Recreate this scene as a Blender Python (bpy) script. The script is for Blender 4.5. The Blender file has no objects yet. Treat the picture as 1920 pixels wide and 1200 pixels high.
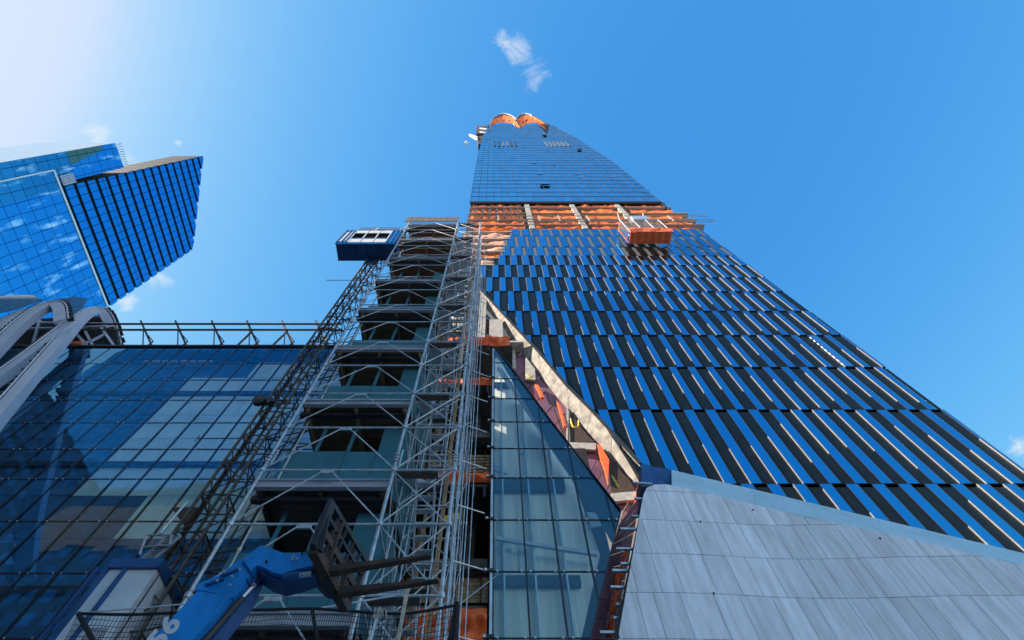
import bpy, math, random
from mathutils import Vector, noise, Quaternion
random.seed(7)
S = bpy.context.scene
COL = S.collection
# ------------------------------------------------------------------ camera
FPX = 907.0; VX, VY = 930.0, 145.0; CY = 600.0; CZ = 1.6
TH = math.atan2(FPX, CY - VY)
ST, CT = math.sin(TH), math.cos(TH)
cam = bpy.data.cameras.new("camera"); camo = bpy.data.objects.new("camera", cam); COL.objects.link(camo)
cam.sensor_width = 36; cam.lens = FPX / 1920 * 36; cam.shift_x = 30 / 1920
cam.clip_start = 0.1; cam.clip_end = 6000
camo.location = (0, 0, CZ); camo.rotation_euler = (math.pi / 2 + TH, 0, 0)
S.camera = camo
# ------------------------------------------------------------------ light
SUND = Vector((-1.0, -0.33, 0.66)).normalized()
sun = bpy.data.lights.new("sun", 'SUN'); suno = bpy.data.objects.new("sun", sun); COL.objects.link(suno)
sun.energy = 5.0; sun.angle = math.radians(0.5); sun.color = (1.0, 0.90, 0.77)
suno.rotation_euler = SUND.to_track_quat('Z', 'Y').to_euler(); suno.location = (-40, -10, 60)
W = bpy.data.worlds.new("World"); S.world = W; W.use_nodes = True
wn = W.node_tree.nodes; wl = W.node_tree.links; wn.clear()
def wnode(t, **k):
    n = wn.new(t)
    for a, b in k.items(): setattr(n, a, b)
    return n
sky = wnode('ShaderNodeTexSky', sky_type='NISHITA', sun_disc=False)
sky.sun_elevation = math.asin(SUND.z); sky.sun_rotation = math.atan2(SUND.x, SUND.y)
sky.air_density = 1.0; sky.dust_density = 0.6; sky.ozone_density = 2.5; sky.altitude = 0
SKY_TINT = (0.50, 1.0, 1.22)
tint = wnode('ShaderNodeMix', data_type='RGBA', blend_type='MULTIPLY'); tint.inputs[0].default_value = 1
tint.inputs[7].default_value = (*SKY_TINT, 1)
wl.new(sky.outputs[0], tint.inputs[6])
bg = wnode('ShaderNodeBackground'); bg.inputs[1].default_value = 0.13
wo = wnode('ShaderNodeOutputWorld'); wl.new(bg.outputs[0], wo.inputs[0])
S.view_settings.view_transform = 'Standard'; S.view_settings.look = 'None'
S.view_settings.exposure = 1.25; S.view_settings.gamma = 1
S.cycles.max_bounces = 8; S.cycles.transparent_max_bounces = 12

def ray(px, py):
    x, u, f = px - VX, CY - py, FPX
    return Vector((x, -u * ST + f * CT, u * CT + f * ST))
def P(px, py, D):
    r = ray(px, py); return Vector((0, 0, CZ)) + r * (D / r.y)
def PX(px, py, X):
    r = ray(px, py); return Vector((0, 0, CZ)) + r * (X / r.x)
def ZY(py, D): return P(930, py, D).z
def XP(px, py, D): return P(px, py, D).x

sc_ = wnode('ShaderNodeSeparateColor'); cc_ = wnode('ShaderNodeCombineColor'); wl.new(tint.outputs[2], sc_.inputs[0])
for i_, (p_, a_) in enumerate(((1.75, 4.3), (.87, .90), (.40, .90))):   # film response of the photograph's blue sky
    K_ = .309
    m1 = wnode('ShaderNodeMath', operation='MULTIPLY'); wl.new(sc_.outputs[i_], m1.inputs[0]); m1.inputs[1].default_value = K_
    m2_ = wnode('ShaderNodeMath', operation='POWER'); wl.new(m1.outputs[0], m2_.inputs[0]); m2_.inputs[1].default_value = p_
    m3_ = wnode('ShaderNodeMath', operation='MULTIPLY'); wl.new(m2_.outputs[0], m3_.inputs[0]); m3_.inputs[1].default_value = a_ / K_
    if i_: 
        lim_ = wnode('ShaderNodeMath', operation='SMOOTH_MIN'); wl.new(m3_.outputs[0], lim_.inputs[0]); lim_.inputs[1].default_value = (.82, 1.0)[i_ - 1] / K_; lim_.inputs[2].default_value = .8; m3_ = lim_
    if i_ == 0: red_ = m3_
    elif i_ == 1:
        cap_ = wnode('ShaderNodeMath', operation='MULTIPLY'); wl.new(m3_.outputs[0], cap_.inputs[0]); cap_.inputs[1].default_value = .84
        mn_ = wnode('ShaderNodeMath', operation='MINIMUM'); wl.new(red_.outputs[0], mn_.inputs[0]); wl.new(cap_.outputs[0], mn_.inputs[1]); wl.new(mn_.outputs[0], cc_.inputs[0])
    if i_: wl.new(m3_.outputs[0], cc_.inputs[i_])
# brighter sky band low over the horizon, added as fill for shaded walls
tc = wnode('ShaderNodeTexCoord')
sx_ = wnode('ShaderNodeSeparateXYZ'); wl.new(tc.outputs['Generated'], sx_.inputs[0])
hz_ = wnode('ShaderNodeMapRange', interpolation_type='SMOOTHSTEP'); wl.new(sx_.outputs[2], hz_.inputs[0])
hz_.inputs[1].default_value = .40; hz_.inputs[2].default_value = .08; hz_.inputs[3].default_value = 1.0; hz_.inputs[4].default_value = 3.2
hv_ = wnode('ShaderNodeVectorMath', operation='SCALE'); wl.new(cc_.outputs[0], hv_.inputs[0]); wl.new(hz_.outputs[0], hv_.inputs['Scale'])
nz = wnode('ShaderNodeTexNoise'); nz.inputs['Scale'].default_value = 17; nz.inputs['Detail'].default_value = 12; nz.inputs['Roughness'].default_value = 0.72
nz.inputs['Distortion'].default_value = 0.9
wl.new(tc.outputs['Generated'], nz.inputs['Vector'])
last = hv_.outputs[0]
def cloud(px, py, rx, dens, thr=0.5, stretch=1.0):
    global last
    d = ray(px, py).normalized()
    e = ray(px + rx, py).normalized(); rad = (e - d).length
    sub = wnode('ShaderNodeVectorMath', operation='SUBTRACT'); sub.inputs[1].default_value = d
    wl.new(tc.outputs['Generated'], sub.inputs[0])
    sc = wnode('ShaderNodeVectorMath', operation='MULTIPLY'); sc.inputs[1].default_value = (1 / rad, 1 / (rad * stretch), 1 / (rad * stretch))
    wl.new(sub.outputs[0], sc.inputs[0])
    ln = wnode('ShaderNodeVectorMath', operation='LENGTH'); wl.new(sc.outputs[0], ln.inputs[0])
    mr = wnode('ShaderNodeMapRange', interpolation_type='SMOOTHSTEP'); wl.new(ln.outputs['Value'], mr.inputs[0])
    mr.inputs[1].default_value = 1.0; mr.inputs[2].default_value = 0.0; mr.inputs[3].default_value = -0.25; mr.inputs[4].default_value = 0.20
    ad = wnode('ShaderNodeMath', operation='ADD'); wl.new(nz.outputs[0], ad.inputs[0]); wl.new(mr.outputs[0], ad.inputs[1])
    m2 = wnode('ShaderNodeMapRange', interpolation_type='SMOOTHSTEP'); wl.new(ad.outputs[0], m2.inputs[0])
    m2.inputs[1].default_value = thr; m2.inputs[2].default_value = thr + 0.34; m2.inputs[3].default_value = 0; m2.inputs[4].default_value = dens
    mx = wnode('ShaderNodeMix', data_type='RGBA'); wl.new(m2.outputs[0], mx.inputs[0]); wl.new(last, mx.inputs[6])
    mx.inputs[7].default_value = (2.7, 2.9, 3.1, 1); last = mx.outputs[2]
CLOUDS = [(975, 85, 75, 0.6, 0.50, 1.0), (1005, 145, 70, 0.5, 0.52, 1.0), (940, 70, 40, 0.5, .48, 1.0), (180, 250, 62, 0.8, 0.50, 1.0), (335, 268, 22, 0.8, 0.52, 1.0),
          (300, 525, 70, 0.75, 0.50, 1.0), (240, 568, 45, 0.75, 0.50, 1.0), (1915, 835, 75, 0.8, 0.48, 1.0), (250, 300, 50, .5, .52, 1)]
for c in CLOUDS: cloud(*c)
# ------------------------------------------------------------------ materials
def mat(name, col, rough=0.6, metal=0.0, var=0.0, scale=2.0, col2=None, stretch=(1, 1, 1), bump=0.0, island=0.0, spec=0.5, detail=6):
    m = bpy.data.materials.new(name); m.use_nodes = True
    n, l = m.node_tree.nodes, m.node_tree.links
    b = n['Principled BSDF']
    b.inputs['Roughness'].default_value = rough; b.inputs['Metallic'].default_value = metal
    b.inputs['Specular IOR Level'].default_value = spec
    b.inputs['Base Color'].default_value = (*col, 1)
    out = None
    if var or col2 or bump:
        t = n.new('ShaderNodeTexCoord'); mp = n.new('ShaderNodeMapping'); mp.inputs['Scale'].default_value = stretch
        l.new(t.outputs['Object'], mp.inputs[0])
        nt = n.new('ShaderNodeTexNoise'); nt.inputs['Scale'].default_value = scale; nt.inputs['Detail'].default_value = detail; nt.inputs['Roughness'].default_value = .62
        l.new(mp.outputs[0], nt.inputs['Vector'])
        cr = n.new('ShaderNodeValToRGB')
        c2 = col2 or tuple(c * (1 - var) for c in col); c1 = col if col2 else tuple(min(1, c * (1 + var)) for c in col)
        cr.color_ramp.elements[0].position = .36; cr.color_ramp.elements[1].position = .64
        cr.color_ramp.elements[0].color = (*c2, 1); cr.color_ramp.elements[1].color = (*c1, 1)
        l.new(nt.outputs[0], cr.inputs[0]); out = cr.outputs[0]
        if bump:
            bp = n.new('ShaderNodeBump'); bp.inputs['Strength'].default_value = bump; bp.inputs['Distance'].default_value = .05
            l.new(nt.outputs[0], bp.inputs['Height']); l.new(bp.outputs[0], b.inputs['Normal'])
    if island:
        g = n.new('ShaderNodeNewGeometry'); mr = n.new('ShaderNodeMapRange')
        l.new(g.outputs['Random Per Island'], mr.inputs[0]); mr.inputs[3].default_value = 1 - island; mr.inputs[4].default_value = 1 + island
        mx = n.new('ShaderNodeMix'); mx.data_type = 'RGBA'; mx.blend_type = 'MULTIPLY'; mx.inputs[0].default_value = 1
        if out: l.new(out, mx.inputs[6])
        else: mx.inputs[6].default_value = (*col, 1)
        l.new(mr.outputs[0], mx.inputs[7]); out = mx.outputs[2]
    if out: l.new(out, b.inputs['Base Color'])
    return m
def glassmat(name, refl, trans, fac, rough=0.015, wav=0.0, island=0.0):
    m = bpy.data.materials.new(name); m.use_nodes = True
    n, l = m.node_tree.nodes, m.node_tree.links; n.clear()
    o = n.new('ShaderNodeOutputMaterial'); mx = n.new('ShaderNodeMixShader')
    g = n.new('ShaderNodeBsdfGlossy'); g.inputs['Color'].default_value = (*refl, 1); g.inputs['Roughness'].default_value = rough
    t = n.new('ShaderNodeBsdfTransparent'); t.inputs['Color'].default_value = (*trans, 1)
    fr = n.new('ShaderNodeLayerWeight'); fr.inputs['Blend'].default_value = .35
    mr = n.new('ShaderNodeMapRange'); l.new(fr.outputs['Facing'], mr.inputs[0]); mr.inputs[3].default_value = fac; mr.inputs[4].default_value = min(1, fac * 2.2 + .1)
    l.new(mr.outputs[0], mx.inputs[0]); l.new(t.outputs[0], mx.inputs[1]); l.new(g.outputs[0], mx.inputs[2]); l.new(mx.outputs[0], o.inputs[0])
    if wav:
        tcn = n.new('ShaderNodeTexCoord'); nt = n.new('ShaderNodeTexNoise'); nt.inputs['Scale'].default_value = .5; nt.inputs['Detail'].default_value = 1
        l.new(tcn.outputs['Object'], nt.inputs['Vector'])
        bp = n.new('ShaderNodeBump'); bp.inputs['Strength'].default_value = wav; bp.inputs['Distance'].default_value = .1
        l.new(nt.outputs[0], bp.inputs['Height']); l.new(bp.outputs[0], g.inputs['Normal'])
    return m
def mirrorglass(name, tintc, dark, mixf, rough=.03, island=.06, wav=.02, grid=None, refl_blotch=None):
    """coated facade glass: tinted mirror over a dark body; optional grid (axis, w, h, line) in object space"""
    m = bpy.data.materials.new(name); m.use_nodes = True
    n, l = m.node_tree.nodes, m.node_tree.links
    b = n['Principled BSDF']; b.inputs['Roughness'].default_value = rough; b.inputs['Metallic'].default_value = mixf
    tcn = n.new('ShaderNodeTexCoord')
    g = n.new('ShaderNodeNewGeometry'); mr = n.new('ShaderNodeMapRange')
    l.new(g.outputs['Random Per Island'], mr.inputs[0]); mr.inputs[3].default_value = 1 - island; mr.inputs[4].default_value = 1 + island
    mx = n.new('ShaderNodeMix'); mx.data_type = 'RGBA'; mx.blend_type = 'MULTIPLY'; mx.inputs[0].default_value = 1
    mx.inputs[6].default_value = (*tintc, 1); l.new(mr.outputs[0], mx.inputs[7]); out = mx.outputs[2]
    if refl_blotch:  # pale streaks painted for light reflected off other buildings
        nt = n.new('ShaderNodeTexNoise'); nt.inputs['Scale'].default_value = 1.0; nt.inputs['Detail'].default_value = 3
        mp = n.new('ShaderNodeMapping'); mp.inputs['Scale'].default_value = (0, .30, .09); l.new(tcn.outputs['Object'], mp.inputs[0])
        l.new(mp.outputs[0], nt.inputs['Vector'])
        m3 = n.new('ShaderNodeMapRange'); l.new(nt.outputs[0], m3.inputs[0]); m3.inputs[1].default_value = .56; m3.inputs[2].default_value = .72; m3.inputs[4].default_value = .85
        m4 = n.new('ShaderNodeMix'); m4.data_type = 'RGBA'; l.new(m3.outputs[0], m4.inputs[0]); l.new(out, m4.inputs[6]); m4.inputs[7].default_value = (*refl_blotch, 1)
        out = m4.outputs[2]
        mm = n.new('ShaderNodeMath'); mm.operation = 'SUBTRACT'; mm.inputs[0].default_value = mixf; l.new(m3.outputs[0], mm.inputs[1]); l.new(mm.outputs[0], b.inputs['Metallic'])
    if grid:
        ax, w, h, off, line = grid
        sp = n.new('ShaderNodeSeparateXYZ'); l.new(tcn.outputs['Object'], sp.inputs[0])
        res = None
        for o_, size in ((sp.outputs[ax], w), (sp.outputs[2], h)):
            d = n.new('ShaderNodeMath'); d.operation = 'DIVIDE'; l.new(o_, d.inputs[0]); d.inputs[1].default_value = size
            fr = n.new('ShaderNodeMath'); fr.operation = 'FRACT'; l.new(d.outputs[0], fr.inputs[0])
            lt = n.new('ShaderNodeMath'); lt.operation = 'LESS_THAN'; l.new(fr.outputs[0], lt.inputs[0]); lt.inputs[1].default_value = line / size
            if res is None: res = lt.outputs[0]
            else:
                mxx = n.new('ShaderNodeMath'); mxx.operation = 'MAXIMUM'; l.new(res, mxx.inputs[0]); l.new(lt.outputs[0], mxx.inputs[1]); res = mxx.outputs[0]
        m5 = n.new('ShaderNodeMix'); m5.data_type = 'RGBA'; l.new(res, m5.inputs[0]); l.new(out, m5.inputs[6]); m5.inputs[7].default_value = (*dark, 1)
        out = m5.outputs[2]
    l.new(out, b.inputs['Base Color'])
    if wav:
        nt = n.new('ShaderNodeTexNoise'); nt.inputs['Scale'].default_value = .35; nt.inputs['Detail'].default_value = 2
        l.new(tcn.outputs['Object'], nt.inputs['Vector'])
        bp = n.new('ShaderNodeBump'); bp.inputs['Strength'].default_value = wav; bp.inputs['Distance'].default_value = .1
        l.new(nt.outputs[0], bp.inputs['Height']); l.new(bp.outputs[0], b.inputs['Normal'])
    return m
M = {}
M['light_concrete_ground'] = mat('light_concrete_ground', (.30, .29, .28), .9, var=.3, scale=1)  # light concrete, made pale to bounce fill onto the shaded stone
M['blueglass'] = mirrorglass('blue_strip_glass', (.035, .33, .58), (.01, .01, .01), 1.0, .05, island=.17, wav=.10)
M['palepane'] = mirrorglass('pale_pane_glass', (.50, .68, .82), (0, 0, 0), 1.0, .1)
M['clearpane'] = mirrorglass('clear_pane', (.30, .48, .66), (0, 0, 0), 1.0, .12)
M['greyglass'] = mat('grey_strip_panel', (.16, .16, .15), .45, .3, var=.1)
M['darkpanel'] = mat('dark_panel', (.004, .008, .012), .45, .0, var=.25, scale=.4, spec=.16)
M['black'] = mat('black_gap', (.004, .004, .005), .8)
M['fin'] = mat('bronze_fin', (.27, .255, .24), .42, .2, var=.15, scale=1.5)
M['towerglass'] = mirrorglass('tower_glass', (.27, .53, .70), (.02, .03, .05), 1.0, .05, island=.14, wav=.02)
M['mullion'] = mat('dark_mullion', (.035, .035, .045), .45, .6)
M['orange'] = mat('orange_tarp', (.92, .215, .035), .8, col2=(.76, .12, .02), scale=.8, stretch=(.5, 1, 1.6), bump=.2, spec=.2)
M['redorange'] = mat('crumpled_orange_sheet', (.95, .17, .03), .6, col2=(.75, .09, .015), scale=2.2, stretch=(1, 1, 1), bump=1.0)
M['peach'] = mat('faded_tarp', (.90, .50, .36), .62, col2=(.82, .32, .17), scale=1.0, stretch=(.5, 1, 1.6), bump=.6)
M['beamconcrete'] = mat('shadow_stained_concrete', (.40, .36, .31), .85, col2=(.17, .15, .13), scale=1.1, stretch=(1, 1, 1), bump=.25)  # dark tone stands for dappled shadow as well as stains
M['concrete'] = mat('concrete', (.46, .41, .35), .85, col2=(.32, .28, .24), scale=2.2, bump=.15)
M['paleconcrete'] = mat('pale_concrete', (.84, .77, .67), .85, col2=(.58, .52, .44), scale=1.6, stretch=(1, 1, .4), bump=.2)
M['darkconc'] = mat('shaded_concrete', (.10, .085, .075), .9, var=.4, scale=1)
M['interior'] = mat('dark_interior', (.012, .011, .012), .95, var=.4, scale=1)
M['stone'] = mat('stone_slab', (.78, .78, .84), .75, col2=(.60, .58, .60), scale=1.6, stretch=(2.4, 1, .3), island=.10, bump=.03, detail=9)
M['stonegap'] = mat('stone_joint', (.05, .045, .04), .95)
M['membrane'] = mat('membrane', (.40, .55, .62), .6, var=.08, scale=.8)
M['ink'] = mat('membrane_print', (.05, .28, .38), .6)
M['galv'] = mat('galvanised_tube', (.47, .48, .49), .42, .5, var=.25, scale=4)
M['rust'] = mat('rusty_steel', (.10, .055, .035), .75, .3, col2=(.045, .03, .025), scale=5)
M['mast'] = mat('mast_steel', (.14, .12, .10), .6, .5, col2=(.08, .05, .035), scale=4)
M['wood'] = mat('plywood', (.24, .135, .07), .8, col2=(.13, .07, .035), scale=1.5, stretch=(.5, 4, 1))
M['plank'] = mat('grey_plank', (.16, .12, .09), .85, col2=(.09, .07, .055), scale=3, stretch=(1, 6, 1))
M['timber'] = mat('timber', (.32, .20, .11), .8, var=.3, scale=6)
M['teal'] = mat('teal_panel', (.035, .15, .19), .5, var=.12, scale=.7, island=.10)
M['beam'] = mat('painted_beam', (.36, .36, .40), .6, var=.15, scale=2, stretch=(.3, 1, 3))
M['bluepaint'] = mat('blue_paint', (.006, .27, .72), .42, .0, col2=(.006, .19, .50), scale=5, stretch=(1, 1, .6), detail=10)
M['navy'] = mat('navy_paint', (.012, .075, .22), .5, .1, var=.3, scale=1.5)
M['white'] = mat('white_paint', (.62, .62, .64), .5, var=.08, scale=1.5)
M['arch'] = mat('grey_cladding', (.46, .48, .56), .5, .1, var=.05, scale=.5)
M['darkplate'] = mat('dark_plate', (.04, .04, .045), .55, .4, var=.3)
M['pglass'] = glassmat('curtain_wall_glass', (.22, .62, .98), (.86, .95, .96), .19, wav=.012)
M['prowglass'] = glassmat('prow_glass', (.45, .68, .85), (.86, .91, .90), .05, wav=.01)
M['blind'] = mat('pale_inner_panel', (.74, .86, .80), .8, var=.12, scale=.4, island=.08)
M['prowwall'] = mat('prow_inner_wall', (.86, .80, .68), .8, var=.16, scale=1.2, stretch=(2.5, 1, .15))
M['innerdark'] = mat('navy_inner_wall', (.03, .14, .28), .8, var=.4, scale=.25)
M['frit'] = mat('black_frit', (.012, .013, .016), .25)
M['pink'] = mat('sheathing', (.20, .085, .115), .7, col2=(.12, .05, .10), scale=.8, island=.25)
M['net'] = mat('black_net', (.012, .012, .014), .9)
M['cable'] = mat('cable', (.03, .03, .03), .6)
M['ply2'] = mat('pale_wood', (.42, .34, .26), .8, var=.3, scale=6)
M['yellow'] = mat('yellow_plastic', (.75, .55, .03), .5)
M['brick'] = mat('brick_facade', (.045, .035, .038), .85, var=.35, scale=.15)
M['redtarp'] = mat('red_net', (.90, .20, .06), .8, var=.3, scale=2)
M['A'] = mirrorglass('office_glass', (.05, .42, .78), (.006, .03, .06), 1.0, .03, island=.08, wav=.02, grid=(1, 3.0, 200, 0, .22))
M['B'] = mirrorglass('office_glass_grid', (.07, .47, .80), (.01, .08, .20), 1.0, .03, island=.05, wav=.05, grid=(1, 3.6, 4.6, 0, .20), refl_blotch=(.50, .80, 1.0))
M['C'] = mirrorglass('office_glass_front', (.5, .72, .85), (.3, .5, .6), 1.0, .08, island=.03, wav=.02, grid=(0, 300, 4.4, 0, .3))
M['navyglass'] = mirrorglass('high_rise_glass', (.13, .42, .56), (.01, .03, .06), 1.0, .1, grid=(0, 3.6, 4.4, 0, .3))
M['louvre'] = mat('brown_louvre', (.016, .014, .016), .6, .2, var=.2)
M['aluminium'] = mat('aluminium', (.55, .56, .58), .4, .6, var=.15)

# ------------------------------------------------------------------ geometry
class MB:
    def __init__(s): s.v = []; s.f = []; s.m = []; s.mats = []
    def mi(s, m):
        if m not in s.mats: s.mats.append(m)
        return s.mats.index(m)
    def face(s, pts, m):
        i = len(s.v); s.v += [tuple(p) for p in pts]; s.f.append(tuple(range(i, i + len(pts)))); s.m.append(s.mi(m))
    def hexa(s, p, m):   # 8 corners: bottom 4 ccw, top 4
        i = len(s.v); s.v += [tuple(q) for q in p]; k = s.mi(m)
        for f in ((0, 3, 2, 1), (4, 5, 6, 7), (0, 1, 5, 4), (1, 2, 6, 5), (2, 3, 7, 6), (3, 0, 4, 7)):
            s.f.append(tuple(i + a for a in f)); s.m.append(k)
    def box(s, x0, x1, y0, y1, z0, z1, m):
        s.hexa([(x0, y0, z0), (x1, y0, z0), (x1, y1, z0), (x0, y1, z0), (x0, y0, z1), (x1, y0, z1), (x1, y1, z1), (x0, y1, z1)], m)
    def prism(s, poly, y0, y1, m, mside=None):   # poly: (x,z) list
        n = len(poly); i = len(s.v); k = s.mi(m); ks = s.mi(mside or m)
        s.v += [(x, y0, z) for x, z in poly] + [(x, y1, z) for x, z in poly]
        s.f.append(tuple(i + a for a in range(n))); s.m.append(k)
        s.f.append(tuple(i + n + a for a in reversed(range(n)))); s.m.append(k)
        for a in range(n):
            b = (a + 1) % n; s.f.append((i + a, i + n + a, i + n + b, i + b)); s.m.append(ks)
    def tube(s, a, b, r, m, n=6, r2=None, caps=True):
        a, b = Vector(a), Vector(b); d = b - a
        if d.length < 1e-5: return
        q = d.to_track_quat('Z', 'Y'); r2 = r if r2 is None else r2
        i = len(s.v); k = s.mi(m)
        for c, rr in ((a, r), (b, r2)):
            for j in range(n):
                t = 2 * math.pi * j / n + .3; s.v.append(tuple(c + q @ Vector((rr * math.cos(t), rr * math.sin(t), 0))))
        for j in range(n):
            jj = (j + 1) % n; s.f.append((i + j, i + jj, i + n + jj, i + n + j)); s.m.append(k)
        if caps:
            s.f.append(tuple(i + j for j in reversed(range(n)))); s.m.append(k)
            s.f.append(tuple(i + n + j for j in range(n))); s.m.append(k)
    def bar(s, a, b, w, h, m, up=(0, 0, 1)):    # rectangular bar
        a, b = Vector(a), Vector(b); d = (b - a).normalized(); up = Vector(up)
        sx = d.cross(up)
        if sx.length < 1e-4: sx = d.cross(Vector((0, 1, 0)))
        sx.normalize(); sy = sx.cross(d)
        c = [(-w / 2, -h / 2), (w / 2, -h / 2), (w / 2, h / 2), (-w / 2, h / 2)]
        s.hexa([a + sx * x + sy * y for x, y in c] + [b + sx * x + sy * y for x, y in c], m)
    def path(s, pts, r, m, n=5):
        for a, b in zip(pts, pts[1:]): s.tube(a, b, r, m, n)
    def build(s, name, parent=None, smooth=False):
        me = bpy.data.meshes.new(name); off = Vector((0, 0, 0))
        p = parent
        while p is not None: off += Vector(p.location); p = p.parent
        me.from_pydata([tuple(Vector(v) - off) for v in s.v], [], s.f)
        for m in s.mats: me.materials.append(M[m])
        me.polygons.foreach_set('material_index', s.m)
        if smooth: me.polygons.foreach_set('use_smooth', [True] * len(s.f))
        me.update()
        o = bpy.data.objects.new(name, me); COL.objects.link(o)
        if parent: o.parent = parent
        return o
def islands(mb, name, parent):
    par = list(range(len(mb.v)))
    def fd(a):
        while par[a] != a: par[a] = par[par[a]]; a = par[a]
        return a
    key = {}
    for i, v in enumerate(mb.v):
        k = tuple(round(c, 4) for c in v)
        if k in key: par[fd(i)] = fd(key[k])
        else: key[k] = i
    for f in mb.f:
        for a in f[1:]: par[fd(a)] = fd(f[0])
    gr = {}
    for f, m in zip(mb.f, mb.m): gr.setdefault(fd(f[0]), []).append((f, m))
    out = []
    for fs in gr.values():
        n = MB(); mp = {}
        for f, m in fs:
            g_ = []
            for a in f:
                if a not in mp: mp[a] = len(n.v); n.v.append(mb.v[a])
                g_.append(mp[a])
            n.f.append(tuple(g_)); n.m.append(n.mi(mb.mats[m]))
        out.append(n.build(name, parent))
    return out
def thing(name, label, cat, loc=(0, 0, 0), group=None, kind=None):
    o = bpy.data.objects.new(name, None); COL.objects.link(o); o.location = loc
    o['label'] = label; o['category'] = cat
    if group: o['group'] = group
    return o
def tag(o, label=None, cat=None, group=None, kind=None):
    if label: o['label'] = label
    if cat: o['category'] = cat
    if group: o['group'] = group
    if kind: o['kind'] = kind
    return o
def clip(poly, a, b):      # keep side left of a->b  (2d points)
    out = []; n = len(poly)
    def sd(p): return (b[0] - a[0]) * (p[1] - a[1]) - (b[1] - a[1]) * (p[0] - a[0])
    for i in range(n):
        p, q = poly[i], poly[(i + 1) % n]; sp, sq = sd(p), sd(q)
        if sp >= 0: out.append(p)
        if sp * sq < 0:
            t = sp / (sp - sq); out.append((p[0] + (q[0] - p[0]) * t, p[1] + (q[1] - p[1]) * t))
    return out
def cclip(poly, region):   # region: convex ccw
    for i in range(len(region)):
        if len(poly) < 3: return []
        poly = clip(poly, region[i], region[(i + 1) % len(region)])
    return poly
def rect(x0, x1, z0, z1): return [(x0, z0), (x1, z0), (x1, z1), (x0, z1)]
def q2(pts, D): return [(P(x, y, D).x, P(x, y, D).z) for x, y in pts]
def cloth(mb, x0, x1, z0, z1, Y, amp, m, seed=0, nx=None, nz_=6, fr=1.0):
    """a sagging tarp sheet that bellies out between its edges, with creases"""
    nx = nx or max(4, int((x1 - x0) / .6)); i = len(mb.v); k = mb.mi(m)
    for b in range(nz_ + 1):
        for a in range(nx + 1):
            x = x0 + (x1 - x0) * a / nx; t = b / nz_; z = z0 + (z1 - z0) * t
            bell = math.sin(math.pi * min(1, t * .9 + .05)) ** .7
            nn = noise.noise(Vector((x * .32 * fr + seed, z * .7 * fr, seed * 3.1))) * .9 + noise.noise(Vector((x * .9 * fr, z * 1.6 * fr, seed))) * .3 * fr ** .3
            mb.v.append((x, Y - amp * bell * (.75 + nn), z + .08 * nn * amp))
    for b in range(nz_):
        for a in range(nx):
            q = i + b * (nx + 1) + a; mb.f.append((q, q + 1, q + nx + 2, q + nx + 1)); mb.m.append(k)

# ================================================================== SETTING
g = MB(); g.face([(-3000, -3000, 0), (3000, -3000, 0), (3000, 3000, 0), (-3000, 3000, 0)], 'light_concrete_ground')
tag(g.build('ground'), kind='structure')

# ================================================================== SKYSCRAPER, striped lower facade
D = 30.0
XR, XL = 45.2, -6.7
sky_t = thing('skyscraper', 'tall unfinished glass skyscraper with blue and black striped lower floors and orange wrapped upper floors', 'skyscraper', (20, 30, 0))
band_top = [(868, 503), (900, 541), (960, 605), (1010, 658), (1064, 722.5), (1110, 768), (1147.5, 809), (1201, 866), (1201, 870)]
bt = q2(band_top, D)
ROWS = [(1110, 907, 14.56 - .9, 1.02, 'd'), (907, 768, 14.56, 1.02, 'd'), (768, 688, 9.13, .86, 'd'), (688, 628, 8.0, .84, 'd'), (628, 583, 4.92, .88, 'd'), (583, 546, -.377, .95, 'd'),
        (546, 520, -1.56, .98, 'd'), (520, 497, -2.78, 1.05, 'd'), (497, 479, .47, 1.25, 'd'), (479, 462.5, 1.40, 1.42, 'g'), (462.5, 442, 2.37, 1.42, 'g'), (442, 429, 3.54, 1.45, 'g')]
LEFT = {1110: 3.0, 907: 2, 768: 0, 688: -3, 628: -6, 583: -6, 546: -6, 520: -6.2, 497: -.4, 479: .75, 462.5: 1.7, 442: 2.9}
PITCH = 2.165
def left_x(z):     # sloping lower left boundary of the facade
    for (xa, za), (xb, zb) in zip(bt, bt[1:]):
        if zb <= z <= za: return xa + (xb - xa) * (za - z) / (za - zb)
    return bt[0][0] if z > bt[0][1] else bt[-1][0]
count = 0
def lclip(poly):
    # clip by each band segment that overlaps this polygon's height (the band runs nearly straight)
    z0 = min(p[1] for p in poly); z1 = max(p[1] for p in poly)
    if z0 > bt[0][1]: return poly
    # facade keeps the right side of line from top-left to bottom-right
    a = (left_x(z1), z1); b = (left_x(max(z0, bt[-1][1])), max(z0, bt[-1][1]))
    return clip(poly, b, a) if False else clip(poly, b, a)[:] if (b[1] < a[1]) else poly
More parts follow.
